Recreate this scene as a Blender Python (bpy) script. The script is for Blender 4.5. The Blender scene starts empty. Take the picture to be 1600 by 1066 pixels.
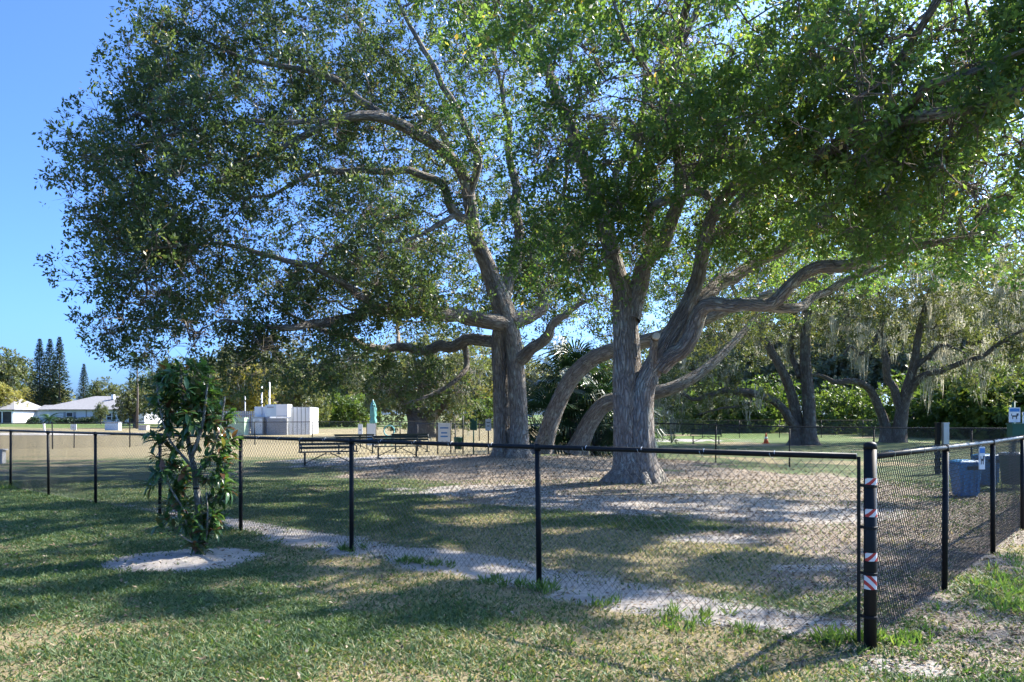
import bpy, math, random
import numpy as np
from mathutils import Vector, Matrix
R = math.radians
rng = np.random.default_rng(7); random.seed(7)
scene = bpy.context.scene
C = scene.collection

# ------------------------------------------------------------------ camera, sky, sun, exposure
FPX, HZ, CAMH = 1180.0, 655.0, 1.6
cam_d = bpy.data.cameras.new('camera'); cam = bpy.data.objects.new('camera', cam_d); C.objects.link(cam)
cam.location = (0, 0, CAMH); cam.rotation_euler = (R(90), 0, 0)
cam_d.sensor_width = 36; cam_d.lens = FPX/1600*36; cam_d.shift_y = (HZ-533)/1600
cam_d.clip_start = .05; cam_d.clip_end = 6000
scene.camera = cam
SUN_EL, SUN_AZ = R(40), math.atan2(.50, .87)          # azimuth measured from +X towards +Y
sun_dir = Vector((math.cos(SUN_EL)*math.cos(SUN_AZ), math.cos(SUN_EL)*math.sin(SUN_AZ), math.sin(SUN_EL)))
world = bpy.data.worlds.new('World'); scene.world = world; world.use_nodes = True
wn = world.node_tree.nodes; wl = world.node_tree.links
for n in list(wn): wn.remove(n)
sky = wn.new('ShaderNodeTexSky'); sky.sky_type = 'NISHITA'; sky.sun_disc = False
sky.sun_elevation = SUN_EL; sky.sun_rotation = math.pi/2 - SUN_AZ
sky.altitude = 0; sky.air_density = .5; sky.dust_density = 2.8; sky.ozone_density = 6.0
bg = wn.new('ShaderNodeBackground'); bg.inputs[1].default_value = .135
grade = wn.new('ShaderNodeMix'); grade.data_type = 'RGBA'; grade.blend_type = 'MULTIPLY'; grade.inputs[0].default_value = 1; grade.inputs[7].default_value = (.50, .71, .93, 1)
wl.new(sky.outputs[0], grade.inputs[6])
wo = wn.new('ShaderNodeOutputWorld'); wl.new(grade.outputs[2], bg.inputs[0]); wl.new(bg.outputs[0], wo.inputs[0])
sd = bpy.data.lights.new('sun', 'SUN'); sun = bpy.data.objects.new('sun', sd); C.objects.link(sun)
sd.energy = 3.9; sd.angle = R(.55); sd.color = (1, .92, .80)
sun.rotation_euler = sun_dir.to_track_quat('Z', 'Y').to_euler()
vs = scene.view_settings; vs.view_transform = 'Standard'; vs.look = 'None'; vs.exposure = 2.1; vs.gamma = 1; vs.use_curve_mapping = False
scene.render.engine = 'CYCLES'
scene.cycles.max_bounces = 6; scene.cycles.diffuse_bounces = 3; scene.cycles.adaptive_threshold = .02; scene.cycles.transmission_bounces = 4; scene.cycles.transparent_max_bounces = 8

# ------------------------------------------------------------------ helpers
def P(px, py, d):
    return np.array(((px-800)/FPX*d, d, CAMH-(py-HZ)/FPX*d))
def hsh(*k):
    h = np.zeros_like(k[0], dtype=np.uint32)
    for i, a in enumerate(k):
        h = h ^ (a.astype(np.int64).astype(np.uint32) * np.uint32((374761393, 668265263, 2246822519)[i]))
        h = (h ^ (h >> np.uint32(13))) * np.uint32(1274126177)
    return ((h ^ (h >> np.uint32(16))) & np.uint32(0xffffff)).astype(np.float64)/0xffffff
def noise(p, s=1.0, seed=0):
    p = np.asarray(p, float)*s + seed*17.31
    i = np.floor(p).astype(np.int64); f = p-i; f = f*f*(3-2*f); D = p.shape[-1]; out = 0
    for c in range(2**D):
        w = 1; ks = []
        for d in range(D):
            b = (c >> d) & 1; ks.append(i[..., d]+b); w = w*(f[..., d] if b else 1-f[..., d])
        out = out + w*hsh(*ks)
    return out
def fbm(p, s=1.0, seed=0, o=4):
    t = 0; a = .5; n = 0
    for k in range(o): t = t+a*noise(p, s*2**k, seed+k); n += a; a *= .55
    return t/n
def sstep(a, b, x):
    t = np.clip((x-a)/(b-a), 0, 1); return t*t*(3-2*t)
def unit(v): return v/np.maximum(np.linalg.norm(v, axis=-1, keepdims=True), 1e-9)

def new_mesh(name, V, F, smooth=False):
    """V (n,3); F (m,k) array of equal-size faces, or list of lists"""
    me = bpy.data.meshes.new(name)
    V = np.asarray(V, np.float32)
    if isinstance(F, np.ndarray):
        m, k = F.shape
        me.vertices.add(len(V)); me.vertices.foreach_set('co', V.ravel())
        me.loops.add(m*k); me.loops.foreach_set('vertex_index', F.astype(np.int32).ravel())
        me.polygons.add(m); me.polygons.foreach_set('loop_start', np.arange(0, m*k, k, dtype=np.int32))
        me.update(calc_edges=True)
    else:
        me.from_pydata(V.tolist(), [], F); me.update()
    if smooth: me.polygons.foreach_set('use_smooth', np.ones(len(me.polygons), bool))
    return me
def link(name, me, mat=None, parent=None, loc=(0, 0, 0)):
    o = bpy.data.objects.new(name, me); C.objects.link(o); o.location = loc
    if mat is not None and not me.materials: me.materials.append(mat)
    if parent is not None: o.parent = parent
    return o
def base_of(p):
    v = Vector((0, 0, 0))
    while p is not None: v += p.location; p = p.parent
    return np.array(v)
def mk(name, V, F, mat, parent=None, smooth=False, kind=None):
    """mesh given in world coordinates, made local to its parent"""
    V = np.asarray(V, float) - (base_of(parent) if parent else 0)
    o = link(name, new_mesh(name, V, F, smooth), mat, parent)
    if kind: o['kind'] = kind
    return o
def tag(o, label=None, cat=None, group=None, kind=None):
    if label: o['label'] = label
    if cat: o['category'] = cat
    if group: o['group'] = group
    if kind: o['kind'] = kind
    return o
def thing(name, label, cat, loc, group=None):
    o = bpy.data.objects.new(name, None); C.objects.link(o); o.location = tuple(float(a) for a in loc); o.empty_display_size = .2
    return tag(o, label, cat, group)
def copy_tree(o, parent=None):
    c = o.copy(); C.objects.link(c); c.parent = parent
    for ch in list(o.children): copy_tree(ch, c)
    return c

class MB:
    def __init__(s): s.v = []; s.f = []
    def add(s, V, F):
        n = len(s.v); s.v += [tuple(map(float, p)) for p in V]; s.f += [[i+n for i in f] for f in F]; return s
    def box(s, c, d, rz=0):
        x, y, z = [a/2 for a in d]; cs, sn = math.cos(rz), math.sin(rz)
        V = [(c[0]+a*cs-b*sn, c[1]+a*sn+b*cs, c[2]+e) for e in (-z, z) for a, b in ((-x, -y), (x, -y), (x, y), (-x, y))]
        return s.add(V, [(3, 2, 1, 0), (4, 5, 6, 7), (0, 1, 5, 4), (1, 2, 6, 5), (2, 3, 7, 6), (3, 0, 4, 7)])
    def tube(s, pts, r, n=8, cap=True):
        pts = [np.array(p, float) for p in pts]; rr = r if hasattr(r, '__len__') else [r]*len(pts)
        V, F, _ = tube(np.array(pts), np.array(rr, float), n); F = F.tolist()
        if cap: F += [list(range(n))[::-1], [len(V)-n+i for i in range(n)]]
        return s.add(V, F)
    def lathe(s, c, prof, n=16):
        V = [(c[0]+r*math.cos(2*math.pi*i/n), c[1]+r*math.sin(2*math.pi*i/n), c[2]+z) for r, z in prof for i in range(n)]
        F = [(k*n+i, k*n+(i+1) % n, (k+1)*n+(i+1) % n, (k+1)*n+i) for k in range(len(prof)-1) for i in range(n)]
        F += [list(range(n))[::-1], [len(V)-n+i for i in range(n)]]
        return s.add(V, F)
    def build(s, name, mat, parent=None, smooth=False):
        return mk(name, s.v, s.f, mat, parent, smooth)

def frames(pts):
    t = np.gradient(pts, axis=0) if len(pts) > 2 else np.repeat((pts[1]-pts[0])[None], 2, 0)
    t = unit(t); ref = np.array((1., .13, .07)) if abs(t[0, 0]) < .8 else np.array((.1, 1., .05))
    a = np.zeros_like(t); u = ref
    for i in range(len(t)):
        u = u-t[i]*np.dot(u, t[i]); u = u/max(np.linalg.norm(u), 1e-9); a[i] = u
    return t, a, np.cross(t, a)
def tube(pts, r, n=6):
    t, a, b = frames(pts); th = np.arange(n)*2*math.pi/n; m = len(pts)
    rr = r[:, None] if r.ndim == 1 else r
    V = pts[:, None]+rr[..., None]*(np.cos(th)[None, :, None]*a[:, None]+np.sin(th)[None, :, None]*b[:, None])
    i = np.arange(m-1)[:, None]*n; j = np.arange(n)[None]; j2 = (j+1) % n
    F = np.stack((i+j, i+j2, i+n+j2, i+n+j), -1).reshape(-1, 4)
    L = np.concatenate(([0], np.cumsum(np.linalg.norm(np.diff(pts, axis=0), axis=1))))
    bk = np.stack((np.cos(th)[None]*rr, np.sin(th)[None]*rr, np.repeat(L[:, None], n, 1)+(rr*0)), -1).reshape(-1, 3)
    return V.reshape(-1, 3), F, bk
def spline(ctrl, step):
    """ctrl (n,k) -> Catmull-Rom resampled about every step metres (first 3 columns are position)"""
    c = np.asarray(ctrl, float)
    if len(c) == 2: c = np.vstack((c[0], (c[0]+c[1])/2, c[1]))
    p = np.vstack((2*c[0]-c[1], c, 2*c[-1]-c[-2])); out = []
    for i in range(1, len(p)-2):
        n = max(1, int(round(np.linalg.norm(p[i+1, :3]-p[i, :3])/step))); t = (np.arange(n)/n)[:, None]
        out.append(.5*(2*p[i]+(p[i+1]-p[i-1])*t+(2*p[i-1]-5*p[i]+4*p[i+1]-p[i+2])*t**2+(3*p[i]-p[i-1]-3*p[i+1]+p[i+2])*t**3))
    out.append(c[-1:]); return np.vstack(out)

# ------------------------------------------------------------------ materials
class NT:
    def __init__(s, name):
        s.m = bpy.data.materials.new(name); s.m.use_nodes = True; s.t = s.m.node_tree
        for n in list(s.t.nodes): s.t.nodes.remove(n)
        s.out = s.n('ShaderNodeOutputMaterial')
    def n(s, ty, **kw):
        x = s.t.nodes.new(ty)
        for k, v in kw.items(): setattr(x, k, v)
        return x
    def l(s, a, b): s.t.links.new(a, b)
    def noise(s, vec, scale, detail=4, rough=.6, dist=0):
        x = s.n('ShaderNodeTexNoise'); x.inputs['Scale'].default_value = scale; x.inputs['Detail'].default_value = detail
        x.inputs['Roughness'].default_value = rough; x.inputs['Distortion'].default_value = dist
        if vec is not None: s.l(vec, x.inputs['Vector'])
        return x.outputs['Fac']
    def ramp(s, fac, stops):
        x = s.n('ShaderNodeValToRGB'); e = x.color_ramp.elements
        while len(e) < len(stops): e.new(.5)
        for q, (p, c) in zip(e, stops): q.position = p; q.color = (*c, 1) if len(c) == 3 else c
        s.l(fac, x.inputs[0]); return x.outputs[0]
    def mix(s, f, a, b, mode='MIX'):
        x = s.n('ShaderNodeMix', data_type='RGBA', blend_type=mode)
        for sock, v in ((x.inputs[0], f), (x.inputs[6], a), (x.inputs[7], b)):
            if isinstance(v, (int, float)): sock.default_value = v
            elif isinstance(v, tuple): sock.default_value = (*v, 1)
            else: s.l(v, sock)
        return x.outputs[2]
    def math(s, op, a, b=None):
        x = s.n('ShaderNodeMath', operation=op)
        for i, v in enumerate((a, b)):
            if v is None: continue
            if isinstance(v, (int, float)): x.inputs[i].default_value = v
            else: s.l(v, x.inputs[i])
        return x.outputs[0]
    def attr(s, name):
        x = s.n('ShaderNodeAttribute'); x.attribute_name = name; return x
    def bump(s, h, strength=.5, dist=.02):
        x = s.n('ShaderNodeBump'); x.inputs['Strength'].default_value = strength; x.inputs['Distance'].default_value = dist
        s.l(h, x.inputs['Height']); return x.outputs[0]
    def pbsdf(s, col, rough=.7, spec=.3, metal=0, normal=None):
        x = s.n('ShaderNodeBsdfPrincipled')
        if isinstance(col, tuple): x.inputs['Base Color'].default_value = (*col, 1)
        else: s.l(col, x.inputs['Base Color'])
        if isinstance(rough, (int, float)): x.inputs['Roughness'].default_value = rough
        else: s.l(rough, x.inputs['Roughness'])
        x.inputs['Specular IOR Level'].default_value = spec; x.inputs['Metallic'].default_value = metal
        if normal is not None: s.l(normal, x.inputs['Normal'])
        return x.outputs[0]
    def done(s, sh): s.l(sh, s.out.inputs[0]); return s.m
def leafmat(name, stops, trans=.35, rough=.42, tcol=(1.5, 1.45, .7), spec=.45):
    m = NT(name); c = m.ramp(m.attr('tint').outputs['Fac'], stops)
    b = m.pbsdf(c, rough, spec)
    t = m.n('ShaderNodeBsdfTranslucent'); m.l(m.mix(1., c, tcol, 'MULTIPLY'), t.inputs[0])
    x = m.n('ShaderNodeMixShader'); x.inputs[0].default_value = trans; m.l(b, x.inputs[1]); m.l(t.outputs[0], x.inputs[2])
    return m.done(x.outputs[0])
def plain(name, col, rough=.6, spec=.3, metal=0, var=.15, scale=6, bump=0):
    m = NT(name); tc = m.n('ShaderNodeTexCoord').outputs['Object']
    n = m.noise(tc, scale, 5)
    lo = tuple(a*(1-var) for a in col); hi = tuple(min(1, a*(1+var)) for a in col)
    nb = m.bump(m.noise(tc, scale*12, 3), bump, .005) if bump else None
    return m.done(m.pbsdf(m.ramp(n, [(.3, lo), (.7, hi)]), rough, spec, metal, nb))
def barkmat(name, dark, mid, pale, scale=1.0, lichen=(.30, .33, .27)):
    m = NT(name); at = m.attr('bk').outputs['Vector']
    mp = m.n('ShaderNodeMapping'); m.l(at, mp.inputs[0]); mp.inputs['Scale'].default_value = (1, 1, .2)
    v = mp.outputs[0]
    n1 = m.noise(v, 22*scale, 6, .65, .6); n2 = m.noise(at, 3.2*scale, 4, .6)
    vo = m.n('ShaderNodeTexVoronoi', feature='DISTANCE_TO_EDGE'); vo.inputs['Scale'].default_value = 13*scale
    ds = m.n('ShaderNodeVectorMath', operation='ADD'); nz = m.n('ShaderNodeTexNoise'); nz.inputs['Scale'].default_value = 9*scale; m.l(v, nz.inputs['Vector'])
    sc = m.n('ShaderNodeVectorMath', operation='SCALE'); sc.inputs['Scale'].default_value = .15/scale; m.l(nz.outputs['Color'], sc.inputs[0]); n5 = m.noise(v, 2.6*scale, 3, .5)
    m.l(v, ds.inputs[0]); m.l(sc.outputs[0], ds.inputs[1]); m.l(ds.outputs[0], vo.inputs['Vector'])
    crack = m.ramp(vo.outputs['Distance'], [(.0, (0, 0, 0)), (.16, (1, 1, 1))])
    c = m.ramp(n1, [(.28, dark), (.5, mid), (.72, pale)])
    c = m.mix(m.math('MULTIPLY', m.ramp(n2, [(.5, (0, 0, 0)), (.68, (1, 1, 1))]), .65), c, lichen)
    c = m.mix(m.math('MULTIPLY', m.ramp(n5, [(.52, (0, 0, 0)), (.62, (1, 1, 1))]), .5), c, mid)
    c = m.mix(m.math('MULTIPLY', m.ramp(n5, [(.34, (1, 1, 1)), (.46, (0, 0, 0))]), .55), c, dark)
    c = m.mix(m.math('MULTIPLY', m.math('SUBTRACT', 1, crack), .5), c, dark)
    h = m.math('ADD', m.math('MULTIPLY', crack, .7), n1)
    return m.done(m.pbsdf(c, .9, .15, 0, m.bump(h, 1.0, .05)))

M = {}
M['leaf_l'] = leafmat('oak_leaf_dark', [(0, (.030, .058, .028)), (.4, (.058, .098, .040)), (.75, (.095, .130, .055)), (.95, (.16, .155, .07)), (1, (.20, .14, .08))], .48, .4, (1.9, 1.8, .9))
M['leaf_r'] = leafmat('oak_leaf_green', [(0, (.040, .088, .034)), (.4, (.070, .138, .046)), (.75, (.11, .175, .056)), (.92, (.19, .23, .07)), (1, (.30, .24, .09))], .58, .36, (2.1, 1.9, .8))
M['leaf_b'] = leafmat('oak_leaf_back', [(0, (.055, .078, .036)), (.5, (.105, .13, .055)), (.9, (.18, .185, .08)), (1, (.24, .20, .10))], .4, .55)
M['leaf_y'] = leafmat('yellow_leaf', [(0, (.14, .15, .04)), (.5, (.25, .24, .07)), (1, (.36, .31, .11))], .4, .55)
M['leaf_t'] = leafmat('tree_line_leaf', [(0, (.085, .105, .066)), (.5, (.15, .17, .10)), (.9, (.22, .225, .135)), (1, (.28, .24, .15))], .35, .6)
M['needle'] = leafmat('conifer_needle', [(0, (.018, .040, .026)), (.6, (.035, .065, .035)), (1, (.07, .09, .04))], .2, .6)
M['bush'] = leafmat('bush_leaf', [(0, (.04, .075, .02)), (.5, (.085, .14, .035)), (1, (.17, .22, .05))], .45, .5)
M['magnolia'] = leafmat('magnolia_leaf', [(0, (.034, .080, .034)), (.5, (.065, .145, .045)), (.75, (.11, .19, .055)), (.86, (.13, .075, .045)), (.97, (.17, .08, .04)), (1, (.45, .33, .05))], .35, .28, (1.7, 1.7, .7), .6)
M['palm'] = leafmat('palm_frond', [(0, (.014, .040, .022)), (.6, (.028, .070, .030)), (1, (.07, .11, .035))], .22, .38)
M['moss'] = leafmat('spanish_moss', [(0, (.24, .25, .20)), (.5, (.38, .375, .31)), (1, (.52, .50, .42))], .5, .9, (1.1, 1.08, .95), .1)
M['grass'] = leafmat('grass_blade', [(0, (.044, .092, .036)), (.42, (.078, .138, .050)), (.62, (.14, .17, .070)), (.85, (.27, .23, .13)), (1, (.40, .33, .22))], .35, .6)
M['weed'] = leafmat('weed_blade', [(0, (.05, .11, .03)), (.6, (.09, .17, .045)), (1, (.17, .23, .07))], .45, .5)
M['litter'] = leafmat('fallen_leaf', [(0, (.11, .075, .05)), (.4, (.19, .14, .095)), (.8, (.28, .215, .15)), (1, (.38, .31, .23))], .1, .7, (1, 1, 1), .2)
M['bark'] = barkmat('oak_bark', (.10, .084, .070), (.28, .245, .21), (.45, .41, .365), 1.0, (.44, .46, .40))
M['bark_b'] = barkmat('far_oak_bark', (.06, .05, .042), (.16, .137, .117), (.26, .232, .20))
M['bark_p'] = barkmat('pale_sapling_bark', (.18, .18, .16), (.34, .34, .31), (.52, .52, .49), 3, (.42, .45, .40))
M['vinyl'] = plain('black_vinyl_coating', (.009, .010, .011), .52, .22, 0, .3, 20)
M['wire'] = plain('black_coated_wire', (.035, .036, .038), .28, .9, 0, .2, 20)
M['white'] = plain('white_paint', (.78, .78, .77), .5, .3, 0, .05, 1.5)
M['wall_w'] = plain('white_stucco_wall', (.70, .71, .72), .8, .2, 0, .05, .8, .2)
M['wall_b'] = plain('pale_blue_wall', (.50, .60, .68), .8, .2, 0, .05, .8)
M['shingle'] = plain('grey_shingle_roof', (.24, .235, .235), .85, .2, 0, .12, 3, .3)
M['shutter'] = plain('grey_shutter', (.30, .31, .33), .6)
M['glass'] = plain('dark_window_glass', (.03, .035, .04), .08, .6, 0, .2, 2)
M['screen'] = plain('dark_porch_screen', (.055, .05, .05), .8, .2, 0, .3, 1)
M['metal_g'] = plain('grey_metal', (.33, .34, .35), .45, .5, .4, .12, 4)
M['bench'] = plain('dark_green_bench_coating', (.012, .028, .026), .45, .4, 0, .3, 10)
M['blue'] = plain('blue_plastic', (.025, .19, .42), .4, .45, 0, .12, 3)
M['black'] = plain('black_plastic', (.02, .02, .022), .45)
M['green'] = plain('dark_green_paint', (.015, .085, .055), .45, .4, 0, .15, 6)
M['teal'] = plain('teal_canvas', (.13, .34, .33), .7, .2, 0, .2, 5)
M['orange'] = plain('orange_plastic', (.75, .14, .03), .5)
M['sign_w'] = plain('white_sign_face', (.70, .73, .76), .35, .4, 0, .05, 4)
M['sign_b'] = plain('blue_sign_print', (.05, .20, .50), .4)
M['ink'] = plain('dark_sign_print', (.05, .06, .07), .5)
M['galv'] = plain('galvanised_pole', (.45, .47, .48), .4, .5, .7, .1, 8)
M['hedge_box'] = plain('pale_green_cabinet', (.33, .45, .33), .5)
M['concrete'] = plain('pale_concrete', (.52, .48, .42), .9, .2, 0, .1, .6, .2)
M['cutwood'] = plain('sawn_wood_end', (.55, .47, .36), .8, .2, 0, .2, 14)
M['rope'] = plain('black_tree_tie', (.02, .02, .02), .6)
def tapemat():
    m = NT('red_white_reflective_tape'); tc = m.n('ShaderNodeTexCoord').outputs['Object']
    sp = m.n('ShaderNodeSeparateXYZ'); m.l(tc, sp.inputs[0])
    a = m.math('SUBTRACT', m.math('MULTIPLY', sp.outputs['X'], 1.0), sp.outputs['Z'])
    f = m.math('FRACT', m.math('MULTIPLY', a, 15.5))
    c = m.mix(m.math('GREATER_THAN', f, .55), (.75, .72, .70), (.50, .035, .035))
    return m.done(m.pbsdf(c, .35, .5))
M['tape'] = tapemat()

# ------------------------------------------------------------------ ground
COR = np.array((2.49, 5.25)); FL = np.array((-.756, .655)); FR = np.array((.654, .757))
SAP = np.array((-3.72, 8.55))                       # sapling
def gz(x, y):
    x = np.asarray(x, float); y = np.asarray(y, float)
    z = .0062*np.maximum(0, y-20)*(1-np.exp(-np.maximum(0, y-20)/25))
    z = np.where(y > 220, z+0*(y-220), z)
    z = z+.34*np.exp(-(((x-.4)/5.0)**2+((y-26.5)/3.4)**2))+.10*np.exp(-(((x-3)/2.6)**2+((y-18.3)/1.8)**2))
    p = np.stack((x, y), -1)
    z = z+.05*(fbm(p, .35, 3)-.5)*np.exp(-np.hypot(x, y)/60)+.022*(noise(p, 1.7, 9)-.5)*np.exp(-np.hypot(x, y)/25)
    r = np.hypot(x-SAP[0], y-SAP[1]); z = z+.05*np.exp(-(r/.55)**2)
    return z
def blob(x, y, cx, cy, rx, ry=None):
    return np.exp(-(((x-cx)/rx)**2+((y-cy)/(ry or rx))**2))
def fields(x, y):
    p = np.stack((x, y), -1)
    s1 = (x-COR[0])*.655+(y-COR[1])*.756; s2 = -(x-COR[0])*.757+(y-COR[1])*.654
    t1 = (x-COR[0])*FL[0]+(y-COR[1])*FL[1]
    inside = (s1 > 0) & (s2 > 0)
    nA = fbm(p, .55, 21); nB = fbm(p, 1.6, 33); nC = fbm(p, .16, 41)
    wid = .36+.30*noise(p, .6, 5)
    strip = np.exp(-((s1-.30)/wid)**2)*sstep(-.3, .2, s2)*(1-.75*sstep(8, 15, t1))*1.15
    ts = 1.0*blob(x, y, -1.0, 17.0, 2.0, 1.3)+1.0*blob(x, y, 2.4, 14.2, 2.6, 1.5)+.95*blob(x, y, 5.0, 12.8, 1.9, 1.2)+.8*blob(x, y, 2.8, 10.2, 1.1, .5)
    ts = ts*1.35+.9*blob(x, y, -5.2, 28, 4.5, 6)*(y < 38)+.7*blob(x, y, 3.2, 8.2, .8, .35)+.55*blob(x, y, 5.5, 16.5, 3.5, 2)
    ts = ts+.75*blob(x, y, 2.6, 4.9, .55, .3)
    r = np.hypot((x-SAP[0])/.88, (y-SAP[1])/.78)
    ring = 1-sstep(.78, 1.14, r+.26*(nB-.5)+.30*(fbm(p, 4.5, 55)-.5))
    far_g = .75*blob(x, y, 11, 52, 9, 5)
    sand = np.clip(sstep(.12, 1.0, (strip+ts+far_g)*(.25+1.45*nB)*(.75+.5*nA)), 0, 1)
    sand = np.maximum(sand, ring)
    # bare, leaf-strewn ground under the oaks and dry patches in the lawn
    lit = blob(x, y, 3, 17, 8, 9)+.6*blob(x, y, 0, 25, 9, 5)+.8*blob(x, y, 8, 10, 4.5, 6)+.6*blob(x, y, 3.5, 5.5, 2.2, 1.8)
    lit = lit*np.where(inside, 1, .8)-1.1*blob(x, y, -2.6, 11.5, 3.2, 2.6)-.55*blob(x, y, 1.6, 9.2, 1.9, 1.0)-.75*blob(x, y, 5.4, 6.4, .7, 1.0)-.5*blob(x, y, 6.3, 8.8, .5, 1)
    lit = np.clip(sstep(.34, .85, lit*(.3+1.4*nA)), 0, 1)*.9
    dry = sstep(.53, .68, .55*nC+.45*nA)+.95*blob(x, y, -3.5, 5.6, 1.3, .5)+.6*blob(x, y, -3.4, 4.7, .9, .3)+.45*blob(x, y, -.9, 7.3, .6, .3)+.4*blob(x, y, 1.2, 5.1, .8, .3)
    dry = dry+.75*sstep(25, 34, y)*(x < 3)*(1-sstep(85, 110, y))
    dry = np.clip(dry*(.5+nB), 0, 1)
    lush = sstep(55, 80, y)*.5+.9*blob(x, y, 9, 60, 16, 14)+.9*blob(x, y, 5.4, 6.4, .8, 1.0)
    return sand, lit, dry, np.clip(lush, 0, 1), s1, s2
def axis(lo, a, b, hi, st, g):
    c = list(np.arange(a, b, st)); v, s = b, st
    while v < hi: c.append(v); s *= g; v += s
    c.append(hi); v, s = a, st*g; L = []
    while v-s > lo: v -= s; L.append(v); s *= g
    return np.array([lo]+L[::-1]+c)
gx = axis(-1600, -9, 9, 1600, .13, 1.10); gy = axis(-60, 3.2, 24, 3000, .13, 1.06)
GX, GY = np.meshgrid(gx, gy); fx, fy = GX.ravel(), GY.ravel()
nx, ny = len(gx), len(gy)
i = (np.arange(ny-1)[:, None]*nx+np.arange(nx-1)[None]).ravel()
gme = new_mesh('ground', np.stack((fx, fy, gz(fx, fy)), -1), np.stack((i, i+1, i+nx+1, i+nx), -1), True)
fs, fl, fd, fu, _, _ = fields(fx, fy)
ca = gme.attributes.new('cover', 'FLOAT_COLOR', 'POINT')
ca.data.foreach_set('color', np.stack((fs, fl, fd, fu), -1).astype(np.float32).ravel())
def groundmat():
    m = NT('lawn_and_sand'); tc = m.n('ShaderNodeTexCoord').outputs['Object']
    at = m.attr('cover'); sp = m.n('ShaderNodeSeparateColor'); m.l(at.outputs['Color'], sp.inputs[0])
    n1 = m.noise(tc, 9, 6, .7); n2 = m.noise(tc, 45, 5, .7); n3 = m.noise(tc, 1.3, 5, .65); n4 = m.noise(tc, 150, 3, .7)
    g = m.ramp(n2, [(.25, (.036, .062, .028)), (.5, (.070, .105, .044)), (.75, (.13, .145, .068))])
    g = m.mix(m.ramp(n3, [(.44, (0, 0, 0)), (.66, (.6, .6, .6))]), g, (.19, .165, .095))
    lush = m.ramp(n2, [(.25, (.06, .11, .022)), (.75, (.15, .22, .05))])
    g = m.mix(at.outputs['Alpha'], g, lush)
    dry = m.ramp(n2, [(.2, (.12, .10, .055)), (.5, (.24, .20, .115)), (.8, (.36, .30, .19))])
    lit = m.ramp(n2, [(.2, (.10, .078, .058)), (.45, (.20, .165, .13)), (.62, (.30, .255, .21)), (.85, (.42, .37, .31))])
    sand = m.ramp(n1, [(.25, (.23, .21, .185)), (.55, (.34, .315, .285)), (.8, (.44, .415, .38))])
    sand = m.mix(m.ramp(n4, [(.6, (0, 0, 0)), (.75, (.5, .5, .5))]), sand, (.17, .14, .11))
    def edge(f, w, nz):
        a = m.math('ADD', f, m.math('MULTIPLY', m.math('SUBTRACT', nz, .5), w))
        return m.ramp(a, [(.36, (0, 0, 0)), (.64, (1, 1, 1))])
    c = m.mix(edge(sp.outputs[2], 1.3, n1), g, dry)
    c = m.mix(edge(sp.outputs[1], 1.2, n1), c, lit)
    c = m.mix(edge(sp.outputs[0], 1.5, m.noise(tc, 5, 8, .75)), c, sand)
    h = m.math('ADD', n2, m.math('MULTIPLY', n1, 1.5))
    return m.done(m.pbsdf(c, .95, .1, 0, m.bump(h, .7, .03)))
M['ground'] = groundmat()
g = link('ground', gme, M['ground']); tag(g, kind='structure')

def leafquads(c, ax, nrm, L, W, tint=None, mid=.45, curl=0):
    """diamond leaves: c base (n,3), ax axis, nrm normal, L length, W width"""
    s = unit(np.cross(ax, nrm)); n = len(c); L = np.broadcast_to(L, n)[:, None]; W = np.broadcast_to(W, n)[:, None]
    mp = c+ax*L*mid+nrm*L*curl
    V = np.stack((c, mp+s*W/2, c+ax*L, mp-s*W/2), 1).reshape(-1, 3)
    return V, np.arange(4*n).reshape(n, 4)
def set_tint(me, t):
    a = me.attributes.new('tint', 'FLOAT', 'FACE'); a.data.foreach_set('value', np.asarray(t, np.float32))
def rdir(n): return unit(rng.normal(size=(n, 3)))

# short lawn grass in front of and just inside the fence
def grass():
    n = 760000; d = 3.6+16*rng.random(n)**1.55; x = (rng.random(n)*2-1)*(d*.72+.8); y = d
    s, l, dr, lu, s1, s2 = fields(x, y); p = np.stack((x, y), -1)
    dens = (1-.97*s)*(1-.86*l)*(1-.62*dr)*(.25+1.1*fbm(p, 2.2, 61))
    k = rng.random(n) < dens*.8; x, y, s, l, dr, lu, s1, s2 = [a[k] for a in (x, y, s, l, dr, lu, s1, s2)]; x = x[:290000]; n = len(x)
    y, s, l, dr, lu, s1, s2 = [a[:n] for a in (y, s, l, dr, lu, s1, s2)]
    p = np.stack((x, y), -1); hgt = (.012+.026*rng.random(n))*(.6+.9*fbm(p, 1.1, 71)); hgt *= 1+.9*np.exp(-((s1+.05)/.16)**2)*noise(p, 1.4, 3)
    w = .0045+.004*rng.random(n)+.0004*y; th = rng.random(n)*6.283; ln = rng.normal(size=(n, 2))*(.6*hgt+.016)[:, None]
    z = gz(x, y); dx, dy = np.cos(th)*w, np.sin(th)*w
    V = np.stack((np.stack((x-dx, y-dy, z-.004), -1), np.stack((x+dx, y+dy, z-.004), -1), np.stack((x+ln[:, 0], y+ln[:, 1], z+hgt), -1)), 1).reshape(-1, 3)
    me = new_mesh('grass', V, np.arange(3*n).reshape(n, 3))
    set_tint(me, np.clip(.02+.72*rng.random(n)**1.6+.55*dr*rng.random(n)+.5*(fbm(p, .8, 81)-.45), 0, 1))
    tag(link('grass', me, M['grass']), 'short green and straw lawn grass around the fence', 'grass', kind='stuff')
grass()
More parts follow.
